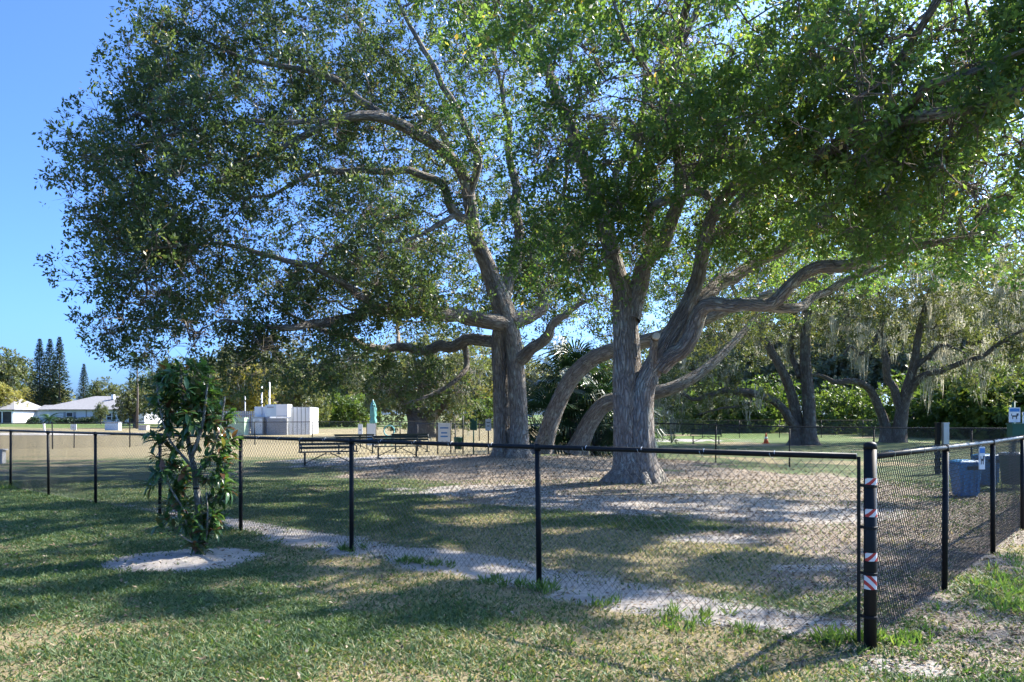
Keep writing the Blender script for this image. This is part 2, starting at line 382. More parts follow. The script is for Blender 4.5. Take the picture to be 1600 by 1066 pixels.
def weeds():
    """taller tufts at post feet and the bright weeds right of the corner"""
    cs = []
    for (px, py, k, h) in [(840, 925, 9, .10), (800, 915, 4, .08), (1095, 965, 7, .08), (1085, 975, 5, .06), (950, 945, 5, .08), (1060, 985, 6, .07), (1330, 1005, 14, .10), (1300, 1000, 6, .08), (1390, 1010, 8, .08), (1180, 985, 5, .06), (640, 880, 10, .07), (680, 885, 7, .07), (550, 862, 7, .09), (770, 912, 6, .07), (1420, 1000, 6, .06), (30, 762, 16, .12), (15, 764, 12, .10)]:
        d = 1.6*FPX/(py-HZ); x0 = (px-800)/FPX*d
        for _ in range(k): cs.append((x0+rng.normal()*.12, d+rng.normal()*.09, h))
    for _ in range(330):
        x = 5.3+rng.normal()*.75; y = 6.6+rng.normal()*.95
        if -(x-COR[0])*.757+(y-COR[1])*.654 < -.12: cs.append((x, y, .05+.06*rng.random()))
    for _ in range(420):
        y = 4.4+7*rng.random()**1.4; x = (rng.random()*2-1)*y*.7
        if (x-COR[0])*.655+(y-COR[1])*.756 < 0 and np.hypot(x-SAP[0], y-SAP[1]) > 1: cs.append((x, y, .018+.03*rng.random()**2))
    c = np.array(cs); n = len(c); k = 16
    x = np.repeat(c[:, 0], k)+rng.normal(size=n*k)*.03; y = np.repeat(c[:, 1], k)+rng.normal(size=n*k)*.03; h = np.repeat(c[:, 2], k)*(.5+.8*rng.random(n*k))
    b = np.stack((x, y, gz(x, y)-.004), -1); ax = unit(rng.normal(size=(n*k, 3))*(.55, .55, 0)+(0, 0, .8)); 
    V, F = leafquads(b, ax, unit(np.cross(ax, rdir(n*k))), h*1.3, .008+.008*rng.random(n*k))
    me = new_mesh('weeds', V, F); set_tint(me, rng.random(n*k))
    tag(link('weeds', me, M['weed']), 'bright green weeds in tufts along the fence foot', 'weeds', kind='stuff')
weeds()
def litter():
    n = 150000; d = 3.8+24*rng.random(n)**1.3; x = (rng.random(n)*2-1)*(d*.72+.8); y = d
    s, l, dr, lu, s1, s2 = fields(x, y); p = np.stack((x, y), -1)
    k = rng.random(n) < (.07*(y < 12)+.01+.75*l+.10*s*(np.hypot(x-SAP[0], y-SAP[1]) > 1.1))*(.2+1.2*fbm(p, 1.3, 91))*.8
    x, y = x[k][:60000], y[k][:60000]; n = len(x)
    ax = unit(rng.normal(size=(n, 3))*(1, 1, .28)); nr = unit(np.cross(ax, unit(np.cross((0, 0, 1.)+rng.normal(size=(n, 3))*.35, ax))))
    V, F = leafquads(np.stack((x, y, gz(x, y)+.008+.01*rng.random(n)), -1), ax, nr, .022+.024*rng.random(n)+.0018*y, .010+.009*rng.random(n)+.0010*y, curl=.12)
    me = new_mesh('leaf_litter', V, F); set_tint(me, rng.random(n))
    tag(link('leaf_litter', me, M['litter']), 'dry brown fallen oak leaves strewn under the trees', 'fallen leaves', kind='stuff')
litter()

def strip(name, pts, width, mat, lift=.035, n=60):
    c = spline([(x, y, 0) for x, y in pts], 1.5); t = unit(np.gradient(c, axis=0)); nr = np.stack((-t[:, 1], t[:, 0], t[:, 2]*0), -1)
    V = np.stack([c+nr*width*k for k in (-.5, -.17, .17, .5)], 1).reshape(-1, 3); V[:, 2] = gz(V[:, 0], V[:, 1])+lift
    i = (np.arange(len(c)-1)[:, None]*4+np.arange(3)[None]).ravel()
    return tag(mk(name, V, np.stack((i, i+1, i+5, i+4), -1), mat, None, True), kind='structure')
strip('road', [(-110, 82), (-60, 70), (-44, 67), (-34, 67)], 7.5, M['concrete'])
strip('path', [(-20, 118), (0, 112), (25, 118), (60, 112), (110, 120)], 3.4, M['concrete'])

# ------------------------------------------------------------------ trees
class Tree:
    """tapered trunk and limbs given by hand, finer branches grown to leaf clumps"""
    def __init__(s, name, label, cat, base, group=None, bark='bark'):
        s.t = thing(name, label, cat, base, group); s.name = name; s.bark = M[bark]
        s.V, s.F, s.B, s.nv = [], [], [], 0
        s.pos = np.zeros((0, 3)); s.rad = np.zeros(0)
    def _add(s, V, F, bk):
        s.V.append(V); s.F.append(F+s.nv); s.B.append(bk); s.nv += len(V)
    def limb(s, ctrl, n=10, step=.3, rough=.10, flare=0, cap=True):
        """ctrl rows: px, py, depth, radius   (or world x,y,z,r when marked by len 5)"""
        c = np.array([(*P(*q[:3]), q[3]) if len(q) == 4 else q[:4] for q in ctrl], float)
        sp = spline(c, step); pts, r = sp[:, :3].copy(), np.maximum(sp[:, 3], .008)
        w = np.stack([fbm(pts*1.0, .9, 13+k, 2)-.5 for k in range(3)], -1); fade = np.minimum(1, np.arange(len(pts))/4)[:, None]
        w2 = np.stack([noise(pts, 2.3, 33+k)-.5 for k in range(3)], -1)
        if not flare: pts += (w*np.minimum(.6, r*3)[:, None]+w2*np.minimum(.12, r*.9)[:, None])*fade
        s.pos = np.vstack((s.pos, pts)); s.rad = np.concatenate((s.rad, r))
        if cap: pts = np.vstack((pts, pts[-1]+(pts[-1]-pts[-2])*.15)); r = np.append(r, r[-1]*.25)
        L = np.concatenate(([0], np.cumsum(np.linalg.norm(np.diff(pts, axis=0), axis=1)))); th = np.arange(n)*2*math.pi/n
        off = rng.random()*50
        q = np.stack((np.cos(th)[None]*1.2+0*L[:, None], np.sin(th)[None]*1.2+0*L[:, None], .55*L[:, None]+0*th[None]), -1)
        rr = r[:, None]*(1+rough*2*(fbm(q+off, 1.4, 5, 3)-.5)+(.16*(fbm(q*(1, 1, .5)+off, 4.5, 8, 2)-.5) if n >= 24 else 0))
        if flare:
            lob = .5+.5*np.cos(th*5+off+.8*np.sin(th*2+off)); lob = lob*(.5+.8*noise(np.stack((np.cos(th), np.sin(th)), -1)*2+off, 1))
            e = np.exp(-L/.38)[:, None]; rr = rr*(1+flare*e*(.25+1.1*lob[None]**1.5))+r[:, None]*.10*np.exp(-L/1.6)[:, None]*np.cos(th*4+off)[None]
        V, F, bk = tube(pts, rr, n); bk = bk+off; s._add(V, F, bk); return s
    def grow(s, cl, tip=.007, seed=0):
        """greedy attachment of clump centres to the nearest existing branch"""
        pos = np.zeros((len(s.pos)+len(cl)*9, 3)); n = len(s.pos); pos[:n] = s.pos; n0 = n
        par = np.full(len(pos), -1); tl = np.zeros(len(pos)); paths = []; ends = np.zeros_like(cl)
        d0 = np.min(np.linalg.norm(cl[:, None]-s.pos[None, ::3], axis=2), axis=1)
        cnt = np.zeros(len(pos)); attach = {}
        for k in np.argsort(d0):
            c = cl[k]; v = pos[:n]-c; d = np.sqrt((v*v).sum(1)); j = int(np.argmin(d+.10*tl[:n])); dist = d[j]
            m = int(min(8, max(2, round(dist/.4)))); tt = (np.arange(1, m+1)/m)[:, None]; a = pos[j]
            midp = (a+c)/2+rng.normal(size=3)*dist*.13+np.array((0, 0, .10*dist))
            pts = a*(1-tt)**2+2*midp*tt*(1-tt)+c*tt**2
            if m > 2: pts[:-1] += rng.normal(size=(m-1, 3))*.03
            pos[n:n+m] = pts; par[n] = j; par[n+1:n+m] = np.arange(n, n+m-1); tl[n:n+m] = tl[j]+dist*tt[:, 0]
            paths.append((j, n, m)); n += m
        rad = np.zeros(n); 
        for j, a, m in reversed(paths):
            for q in range(a+m-1, a-1, -1):
                rad[q] = (rad[q]**2.3+(tip**2.3 if q == a+m-1 else 0))**(1/2.3)
                pq = par[q]
                if pq >= n0: rad[pq] = (rad[pq]**2.3+rad[q]**2.3)**(1/2.3)
        for j, a, m in paths:
            if j < n0: rr0 = min(s.rad[j]*.7, rad[a]*1.25)
            else: rr0 = rad[a]
            pts = np.vstack((pos[j][None], pos[a:a+m])); r = np.concatenate(([max(rr0, tip)], rad[a:a+m]*1.0))
            r = np.minimum(r, max(rr0, tip)); s._add(*tube(pts, r, 6 if r[0] > .05 else (4 if r[0] > .022 else 3)))
        return s
    def trunk(s):
        me = new_mesh('trunk', np.vstack(s.V)-base_of(s.t), np.vstack(s.F), True)
        a = me.attributes.new('bk', 'FLOAT_VECTOR', 'POINT'); a.data.foreach_set('vector', np.vstack(s.B).astype(np.float32).ravel())
        s.trunk_o = link('trunk', me, s.bark, s.t); return s

def sprigs(n_proto=20, k=24, L=.42):
    out = []
    for _ in range(n_proto):
        z = L*(.42+.58*rng.random(k)**.5); th = rng.random(k)*6.283; rad = .11*rng.random(k)**.8*(.4+z/L)
        c = np.stack((np.cos(th)*rad, np.sin(th)*rad, z), -1)
        ax = unit(np.stack((np.cos(th), np.sin(th), .55+0*th), -1)+rng.normal(size=(k, 3))*.45)
        nr = unit(np.cross(ax, unit(np.cross((0, 0, 1.)+rng.normal(size=(k, 3))*.5, ax))))
        out.append((c, ax, nr))
    return [np.stack(a) for a in zip(*out)]
PROTO = sprigs()
def lobes_points(lobes, thin=.42, seed=0, gap=.55, world=False):
    pts, out = [], []
    for (px, py, d, rx, ry, rz, n) in lobes:
        c = np.array((px, py, d)) if world else P(px, py, d); m = int(n*2.6)+8; u = rdir(m); r = rng.random(m)**.42
        q = c+u*r[:, None]*np.array((rx, ry, rz))
        keep = fbm(q, gap, seed+5, 3) > thin
        q, u2 = q[keep][:n], (u*np.array((1/rx, 1/ry, 1/rz)))[keep][:n]
        pts.append(q); out.append(unit(u2))
    return np.vstack(pts), np.vstack(out)
SXY = np.array([Vector((0, 0, 1)).cross(sun_dir).normalized(), sun_dir.cross(Vector((0, 0, 1)).cross(sun_dir).normalized())]).T
def openings(p, th, sc=1.45):
    return fbm(p @ SXY * (1, 1.25), sc, 77, 2)+.06*rng.normal(size=len(p)) > th  # leaves dropped along sun-aligned shafts, shaped to let dapples reach the ground
def foliage(cl, out, per, L, W, spread, droop=.1, up=.25, gaps=0):
    """leaves on sprigs round each clump centre; returns verts, faces, twig tubes"""
    n = len(cl)*per; c = np.repeat(cl, per, 0); o = np.repeat(out, per, 0)
    d = unit(o*.55+rdir(n)*.95+np.array((0, 0, up))); base = c+d*spread*(.1+.9*rng.random(n))[:, None]
    base[:, 2] -= droop*rng.random(n)
    z = d; x = unit(np.cross(z, rdir(n))); y = np.cross(z, x); Rm = np.stack((x, y, z), -1)          # (n,3,3)
    pi = rng.integers(0, len(PROTO[0]), n); sc = .75+.5*rng.random(n)
    C0 = np.einsum('nij,nkj->nki', Rm, PROTO[0][pi])*sc[:, None, None]*(L/.085)**.5+base[:, None]
    A = np.einsum('nij,nkj->nki', Rm, PROTO[1][pi]); N = np.einsum('nij,nkj->nki', Rm, PROTO[2][pi])
    m = C0.shape[0]*C0.shape[1]; C0f, A, N = C0.reshape(-1, 3), A.reshape(-1, 3), N.reshape(-1, 3)
    kp = openings(C0f, gaps) if gaps else np.ones(m, bool)
    V, F = leafquads(C0f, A, N, L*(.5+.95*rng.random(m)), W*(.6+.8*rng.random(m)))
    tint = np.clip(np.repeat(.22+.5*rng.random(n), C0.shape[1])+.28*(rng.random(m)-.5)+.35*(np.repeat(fbm(c, .5, 9, 2), C0.shape[1])-.5)+.5*(rng.random(m) > .965), 0, 1)
    if gaps:
        tint = tint[kp]; V = V.reshape(-1, 4, 3)[kp].reshape(-1, 3); F = np.arange(len(V)).reshape(-1, 4)
    # twigs: slim three-sided spikes from clump to sprig
    tip = base+d*.3*(L/.085)**.5; s1 = x*.008; s2 = -.5*x*.008+.87*y*.008; s3 = -.5*x*.008-.87*y*.008
    TV = np.stack((c+s1, c+s2, c+s3, tip), 1).reshape(-1, 3); b = np.arange(n)[:, None]*4
    TF = np.concatenate((b+[0, 1, 3], b+[1, 2, 3], b+[2, 0, 3]))
    return V, F, tint, TV, TF
def crown(tree, cl, out, per, L, W, spread, mat, droop=.1, up=.25, twigs=True, name='crown', gaps=0):
    V, F, tint, TV, TF = foliage(cl, out, per, L, W, spread, droop, up, gaps); b = base_of(tree.t)
    me = new_mesh(name, V-b, F); set_tint(me, tint); o = link(name, me, mat, tree.t); o['kind'] = 'stuff'
    if twigs:
        tw = new_mesh('twigs', TV-b, TF); link('twigs', tw, M['bark_b'], o)['kind'] = 'stuff'
    return o
def moss(tree, anchors, n, lmin, lmax, w=.012, strands=11, spread=.16):
    """hanging grey-green beards of thin tapering ribbons"""
    a = anchors[rng.integers(0, len(anchors), n)]+rng.normal(size=(n, 3))*.12; lb = lmin+(lmax-lmin)*rng.random(n)**1.8
    a = np.repeat(a, strands, 0); Ls = np.repeat(lb, strands)*(.45+.6*rng.random(n*strands)); m = len(a)
    a = a+rng.normal(size=(m, 3))*(spread, spread, .05); th = rng.random(m)*6.283; sx = np.stack((np.cos(th), np.sin(th), 0*th), -1)
    q = []
    sway = rng.normal(size=(m, 3))*(.09, .09, 0); ctr = np.repeat(np.add.reduceat(a, np.arange(0, m, strands))/strands, strands, 0)
    for k, (f, ww) in enumerate(((0, .6), (.3, 1), (.65, .7), (1, .08))):
        c = a*(1-.6*f)+ctr*.6*f; c[:, 2] = a[:, 2]; c = c+sway*(f+.7*math.sin(f*5))+rng.normal(size=(m, 3))*(.035, .035, 0); c[:, 2] -= Ls*f
        q += [c-sx*w*ww, c+sx*w*ww]
    V = np.stack(q, 1).reshape(-1, 3); b = np.arange(m)[:, None]*8
    F = np.concatenate([b+[2*k, 2*k+1, 2*k+3, 2*k+2] for k in range(3)])
    me = new_mesh('spanish_moss', V-base_of(tree.t), F); set_tint(me, np.tile(np.repeat(rng.random(n), strands), 3))
    o = link('spanish_moss', me, M['moss'], tree.t); o['kind'] = 'stuff'; return o

def base_at(px, py, d): p = P(px, py, d); return (p[0], p[1], float(gz(p[0], p[1])))

# --- the left big oak: two fused trunks
T = Tree('live_oak', 'huge live oak with fused twin trunks, its crown reaching far left', 'tree', base_at(800, 712, 26))
T.limb([(788, 730, 26.2, .54), (788, 716, 26.2, .46), (786, 690, 26.2, .32), (783, 600, 26.2, .28), (779, 540, 26.1, .27), (783, 505, 26, .27)], 30, .10, .16, .7, False)
T.limb([(812, 732, 25.6, .54), (812, 718, 25.6, .46), (811, 690, 25.7, .34), (808, 600, 25.8, .30), (803, 545, 25.9, .30), (794, 505, 26, .33), (782, 470, 26, .36), (770, 440, 26, .31), (757, 405, 25.8, .27), (741, 365, 25.5, .24), (733, 310, 25, .22), (722, 270, 24.6, .20), (695, 238, 24.2, .19), (650, 208, 23.6, .18), (605, 186, 23, .17), (560, 181, 22.6, .15), (520, 190, 22.2, .13), (480, 210, 22, .10), (430, 235, 22, .07), (370, 250, 22, .04)], 26, .12, .15, .7)
T.limb([(795, 508, 26, .30), (760, 498, 25.6, .27), (720, 492, 25.2, .25), (670, 484, 24.6, .22), (620, 484, 24, .19), (570, 489, 23.4, .17), (520, 498, 22.8, .14), (470, 512, 22, .10), (420, 512, 21.5, .07), (350, 500, 21, .04)], 16, .2)
T.limb([(785, 535, 26.2, .24), (740, 530, 26.6, .22), (700, 531, 27, .2), (665, 540, 27.2, .18), (620, 545, 27, .15), (570, 540, 26.4, .13), (535, 520, 26, .11), (480, 505, 25.4, .07), (420, 470, 25, .04)], 14, .2)
T.limb([(725, 535, 26.9, .11), (728, 575, 26.6, .10), (705, 600, 26.2, .08), (670, 618, 25.8, .06), (630, 632, 25.4, .03)], 10, .2)
T.limb([(738, 345, 25.3, .17), (712, 335, 25, .15), (695, 292, 24.6, .13), (650, 274, 24.2, .12), (600, 266, 23.8, .11), (545, 263, 23.4, .10), (490, 272, 23, .08), (430, 300, 22.6, .05), (360, 310, 22, .03)], 12, .2)
T.limb([(712, 335, 25, .10), (690, 350, 24.4, .08), (640, 372, 23.8, .06), (560, 385, 23, .04)], 8, .2)
T.limb([(800, 505, 26, .28), (830, 498, 26.4, .24), (855, 480, 26.8, .2), (846, 452, 27, .18), (838, 420, 27.2, .15), (850, 370, 27.6, .12), (880, 300, 28, .08), (890, 220, 28.5, .05)], 14, .2)
T.limb([(815, 560, 25.7, .24), (838, 545, 25.2, .2), (858, 522, 25, .17), (866, 500, 25, .14), (890, 488, 25, .1), (920, 470, 25, .06)], 12, .18)
T.limb([(786, 470, 26.2, .24), (804, 430, 26.6, .2), (812, 370, 27, .18), (808, 300, 27.2, .16), (797, 240, 27.4, .13), (790, 170, 27.6, .10), (770, 80, 28, .06)], 14, .2)
T.limb([(742, 368, 25.5, .17), (728, 300, 26.2, .14), (690, 210, 27, .12), (640, 130, 27.5, .10), (580, 60, 28, .06), (520, 0, 28, .04)], 12, .2)
T.limb([(733, 310, 25, .14), (745, 240, 24, .12), (700, 150, 23, .10), (650, 60, 22.5, .07), (600, -40, 22, .04)], 10, .2)
T.limb([(605, 186, 23, .12), (540, 130, 22.6, .10), (470, 110, 22.4, .08), (380, 90, 22.4, .05), (310, 60, 22.4, .03)], 8, .2)
T.limb([(600, 486, 23.8, .12), (520, 430, 22.6, .10), (430, 400, 21.8, .08), (330, 380, 21.4, .06), (220, 390, 21.2, .03)], 8, .2)
T.limb([(520, 190, 22.2, .09), (420, 190, 21.4, .07), (320, 200, 21, .05), (230, 220, 21, .03)], 8, .2)
lob = [(310, 330, 22, 3.4, 4.2, 3.7, 190), (380, 175, 22.4, 3.3, 3.8, 3.0, 165), (215, 440, 21.2, 1.9, 2.4, 1.9, 70), (225, 190, 22, 1.4, 1.9, 1.8, 40), (175, 330, 21.5, 1.3, 2, 1.9, 44),
       (520, 120, 24, 3.4, 2.8, 3.0, 84), (500, 400, 22.5, 3.6, 2.8, 2.7, 120), (640, 320, 26.5, 3.6, 2.0, 3.0, 80), (640, 280, 23, 2.8, 1.6, 2.6, 44), (620, 50, 25.5, 4.6, 4, 3.4, 130), (780, 140, 28, 4.4, 3.6, 3.8, 120),
       (500, 330, 31, 6.5, 3.6, 4.4, 170), (700, 400, 30, 4.6, 2.6, 2.6, 90), (850, 380, 28, 2.6, 2.4, 2.6, 60), (340, 40, 23, 1.6, 2.4, 1.6, 40), (500, -100, 24, 4.5, 4, 1.8, 36), (760, -60, 27, 4.5, 3.5, 2.2, 40),
       (320, 545, 22, 2.6, 2.2, .9, 44), (470, 560, 22.5, 2.4, 2.2, .9, 38), (200, 520, 21.2, .9, 1.2, .8, 13), (600, 590, 26, 2.0, 1.8, .8, 26), (690, 610, 27, 1.6, 1.4, .6, 16), (640, 460, 23, 2.6, 1.8, .9, 34), (870, 430, 31, 3.4, 2.4, 2.2, 70), (760, 470, 33, 3, 2, 1.6, 40), (950, 480, 33, 3.2, 2, 1.8, 55), (560, 470, 30, 4, 2, 1.6, 50)]
lob = [(*q[:6], int(q[6]*1.22)) for q in lob]
cl, out = lobes_points(lob, .50, 1, .75)
T.grow(cl).trunk()
crown(T, cl, out, 8, .118, .055, .30, M['leaf_l'], gaps=.45)
print('left oak clumps', len(cl))
low = cl[cl[:, 2] < 7.5]
moss(T, low, 50, .3, 1.1, .008)

# --- the right big oak, nearest to the camera
T2 = Tree('live_oak', 'nearest live oak with scarred pale trunk and flared roots on sandy ground', 'tree', base_at(990, 752, 18.5))
T2.limb([(990, 772, 18.4, .64), (990, 757, 18.4, .56), (990, 735, 18.45, .50), (984, 700, 18.5, .36), (981, 640, 18.5, .345), (980, 590, 18.5, .34), (979, 540, 18.5, .31), (976, 490, 18.5, .28), (972, 455, 18.5, .25), (962, 420, 18.5, .22), (945, 350, 18.6, .2), (925, 290, 18.8, .18), (905, 235, 19, .16), (885, 180, 19.2, .14), (860, 120, 19.4, .11), (830, 40, 19.6, .07), (800, -60, 20, .04)], 36, .085, .14, .85)
T2.limb([(1012, 775, 18.2, .42), (1008, 745, 18.2, .34), (1005, 700, 18.25, .27), (1003, 640, 18.3, .255), (1008, 600, 18.3, .25), (1028, 560, 18.2, .24), (1055, 515, 18.1, .22), (1078, 470, 18, .19), (1092, 425, 17.9, .17), (1100, 380, 17.8, .17), (1115, 335, 17.6, .15), (1150, 290, 17, .14), (1210, 262, 16, .13), (1300, 235, 14.6, .12), (1390, 195, 13, .11), (1450, 180, 12.2, .10), (1520, 168, 11.6, .08), (1600, 140, 11, .05)], 28, .10, .17, .5)
T2.limb([(985, 500, 18.45, .25), (1000, 455, 18.4, .23), (1020, 405, 18.3, .2), (1042, 370, 18.2, .18), (1055, 320, 18, .15), (1060, 250, 17.8, .13), (1040, 170, 17.4, .11), (1060, 80, 17, .08), (1100, -20, 16.6, .05)], 18, .15)
T2.limb([(1032, 575, 18.2, .22), (1060, 530, 17.8, .20), (1088, 492, 17.5, .18), (1130, 480, 17.2, .16), (1190, 478, 16.9, .145), (1222, 458, 16.7, .14), (1255, 430, 16.5, .13), (1300, 416, 16.2, .14), (1350, 408, 15.8, .12), (1400, 396, 15.4, .10), (1460, 385, 15, .07), (1540, 360, 14.6, .04)], 18, .16)
T2.limb([(1085, 475, 18, .18), (1130, 440, 18.6, .16), (1190, 410, 19, .15), (1250, 372, 19.4, .13), (1320, 352, 19.6, .11), (1400, 348, 20, .09), (1500, 340, 20, .06), (1580, 330, 20, .03)], 14, .18)
T2.limb([(1190, 478, 16.9, .12), (1245, 478, 17.4, .11), (1285, 455, 18, .09), (1340, 430, 18.5, .07), (1420, 400, 19, .04)], 10, .18)
T2.limb([(1016, 412, 18.3, .13), (1008, 375, 17.8, .115), (1012, 342, 17.1, .105), (1036, 318, 16.4, .105), (1070, 305, 16, .10), (1096, 300, 15.8, .09), (1105, 312, 15.7, .075)], 12, .12)
T2.limb([(945, 350, 18.6, .13), (985, 290, 19, .12), (1000, 220, 19.4, .11), (1010, 150, 19.8, .08), (1000, 50, 20, .05)], 10, .18)
T2.limb([(1000, 225, 19.4, .10), (965, 260, 19, .08), (955, 285, 18.8, .06)], 8, .2)
T2.limb([(1040, 170, 17.4, .09), (1080, 165, 16.2, .085), (1110, 160, 15.4, .07)], 8, .15)
T2.limb([(1040, 150, 17.4, .07), (1010, 110, 16.6, .06), (985, 70, 16, .05), (960, 0, 15.6, .03)], 8, .15)
T2.limb([(1100, 380, 17.8, .14), (1160, 320, 18.6, .13), (1220, 230, 19.4, .11), (1280, 130, 20, .08), (1340, 20, 20.5, .05)], 10, .18)
T2.limb([(1300, 235, 14.6, .10), (1380, 120, 13.4, .08), (1440, 40, 12.6, .06), (1500, -60, 12, .04)], 8, .18)
T2.limb([(1390, 195, 13, .085), (1460, 130, 12, .07), (1540, 100, 11.4, .05), (1640, 60, 11, .03)], 8, .18)
T2.limb([(1060, 80, 17, .10), (1080, -20, 14.5, .09), (1120, -90, 12, .07), (1180, -130, 10.2, .05), (1260, -140, 9.2, .03)], 8, .2)  # this limb and the next carry unseen lobes added for foreground shade
T2.limb([(1080, -20, 14.5, .07), (980, -90, 12, .055), (880, -130, 10.2, .03)], 8, .2)
T2.limb([(1320, 352, 19.6, .09), (1250, 320, 18, .07), (1340, 290, 17, .05)], 8, .18)
T2.limb([(1600, 140, 11, .06), (1760, 130, 11.5, .05), (1980, 60, 11, .04), (2100, 0, 10.5, .03)], 6, .2)  # runs out of view to the lobe added to shade the right front
T2.limb([(1022, 600, 18.2, .11), (1020, 565, 17.95, .105), (1022, 538, 17.7, .095), (1025, 526, 17.45, .088)], 14, .06, .06, 0, False)
lob = [(890, 240, 17.5, 2.5, 2.6, 3.4, 110), (880, 90, 18, 3.2, 3, 2.8, 105), (1050, 110, 16, 3.0, 3, 2.6, 120), (1230, 110, 14.5, 3.0, 3, 2.5, 135), (1430, 90, 12.4, 2.8, 2.4, 1.9, 125), (1240, 255, 15.6, 3.2, 2.6, 1.5, 125),
       (1470, 270, 13, 2.6, 2.4, 1.35, 110), (1090, 235, 19.5, 3.0, 2.4, 2.6, 85), (1430, 310, 20.5, 4.6, 3, 1.5, 78), (940, 395, 17.2, 1.0, 1.0, 1.2, 34), (1000, -60, 18, 4.5, 4, 1.6, 36), (1400, -70, 14.5, 4, 3, 1.2, 30), (1800, 130, 13.5, 2.6, 3.2, 1.4, 40),
       (1200, 110, 25, 6, 3, 4.0, 74), (1560, 130, 12.5, 1.6, 2, 1.9, 60), (1540, 330, 16, 2.4, 2.4, 1.0, 50), (1130, 390, 19, 1.8, 1.6, .8, 32), (1300, 385, 20, 2.2, 1.6, .7, 30), (1000, 330, 20, 2, 1.5, 2, 40), (880, 430, 21, 1.8, 1.5, 1.2, 26), (1590, 400, 18, 1.6, 2, .8, 22), (2080, -40, 10.4, 3.2, 3, 1.5, 56), (1500, 30, 17, 4, 2, 2.2, 70), (1600, 230, 18, 2.4, 2, 1.8, 26), (1230, -125, 9.6, 4.2, 2.2, .9, 62), (840, -125, 9.8, 3.2, 2.0, .8, 40), (980, 180, 18.5, 2.6, 2, 2.6, 60), (1150, 330, 18.5, 2.4, 1.6, 1.2, 40), (1330, 200, 16, 3, 2, 1.6, 60), (1050, 30, 17, 3, 2.4, 1.6, 44), (1500, 30, 12.5, 2.2, 2, 1.2, 40)]  # lobes well above and right of the frame are added to shade the foreground
cl2, out2 = lobes_points(lob, .48, 2, .75)
T2.grow(cl2).trunk()
crown(T2, cl2, out2, 9, .106, .052, .31, M['leaf_r'], gaps=.515)
print('right oak clumps', len(cl2))
# sawn limb end
q0 = P(1025, 526, 17.46); q1 = q0+np.array((.01, -.05, .02))
MB().tube([q0-(q1-q0)*.6, q1, q1+(q1-q0)*.02], [.089, .083, .07], 14).build('sawn_stub', M['cutwood'], T2.t, True)
moss(T2, cl2[cl2[:, 2] < 8], 26, .3, .8, .007)

# --- two leaning trunks between them
T3 = Tree('live_oak', 'oak trunk leaning steeply right beside the twin trunks', 'tree', base_at(848, 712, 27.5))
T3.limb([(846, 716, 27.5, 0.384), (852, 690, 27.5, 0.325), (868, 640, 27.4, 0.303), (890, 596, 27.2, 0.295), (920, 565, 27, 0.280), (955, 548, 26.8, 0.266), (1000, 535, 26.6, 0.251), (1045, 522, 26.4, 0.229), (1100, 500, 26, 0.199), (1170, 470, 26, 0.148), (1260, 440, 26, 0.089), (1340, 410, 26, 0.044)], 24, .14, .10, .35)
T3.limb([(1045, 522, 26.4, 0.148), (1090, 470, 27.5, 0.111), (1130, 410, 28.5, 0.074), (1160, 340, 29, 0.044)], 10, .2)
cl, out = lobes_points([(1150, 300, 29.5, 4.6, 2.4, 3, 100), (1310, 340, 30.5, 4.4, 2.4, 1.8, 64), (1450, 385, 32, 4, 2.4, 1.5, 46), (1060, 430, 27.5, 2.4, 2, 1.7, 44), (1200, 420, 27, 3, 2.5, 1.3, 50), (1130, 330, 29, 3, 2.5, 1.8, 55), (1320, 400, 27, 2.4, 2, 1, 28)], .42, 3)
T3.grow(cl).trunk(); crown(T3, cl, out, 6, .10, .046, .6, M['leaf_r'])
T4 = Tree('live_oak', 'low oak trunk bending sharply right in front of the palm thicket', 'tree', base_at(905, 710, 29))
T4.limb([(900, 712, 29, 0.418), (908, 690, 29, 0.361), (922, 660, 28.9, 0.325), (942, 634, 28.7, 0.303), (970, 624, 28.5, 0.289), (1010, 617, 28.3, 0.267), (1060, 602, 28.4, 0.231), (1110, 570, 29, 0.180), (1160, 520, 30, 0.116), (1200, 470, 31, 0.057)], 24, .14, .10, .35)
cl, out = lobes_points([(1190, 480, 31.5, 2.6, 2, 1.4, 36), (1120, 520, 31, 1.6, 1.6, .9, 16)], .38, 4)
T4.grow(cl).trunk(); crown(T4, cl, out, 6, .10, .046, .6, M['leaf_b'])

# --- oaks at the back right
T5 = Tree('live_oak', 'back oak with a low limb sweeping left, behind the right fence line', 'tree', base_at(1256, 697, 44), None, 'bark_b')
T5.limb([(1266, 700, 43.8, 0.528), (1265, 680, 43.8, 0.396), (1263, 620, 43.8, 0.343), (1258, 560, 43.8, 0.304), (1260, 500, 43.6, 0.264), (1266, 450, 43.4, 0.211), (1285, 400, 43, 0.145), (1300, 330, 42, 0.079)], 18, .2, .14, .6)
T5.limb([(1246, 700, 44.2, 0.528), (1246, 670, 44.2, 0.363), (1238, 620, 44.2, 0.297), (1222, 580, 44, 0.251), (1200, 540, 44, 0.224), (1180, 510, 43.8, 0.198), (1163, 485, 43.4, 0.158), (1140, 440, 43, 0.099), (1110, 400, 42, 0.053)], 16, .2, .14, .6)
T5.limb([(1244, 668, 44, 0.277), (1218, 636, 43.4, 0.238), (1190, 617, 43, 0.211), (1150, 611, 42.4, 0.178), (1115, 615, 42, 0.145), (1085, 624, 41.6, 0.112), (1060, 612, 41, 0.079), (1035, 600, 40.6, 0.040)], 14, .25)
T5.limb([(1150, 611, 42.4, 0.106), (1175, 625, 43, 0.079), (1120, 640, 42, 0.059), (1090, 648, 41.6, 0.026)], 8, .3)
T5.limb([(1250, 590, 44, 0.185), (1236, 545, 44.6, 0.158), (1245, 500, 45, 0.119), (1225, 450, 45.4, 0.079)], 10, .3)
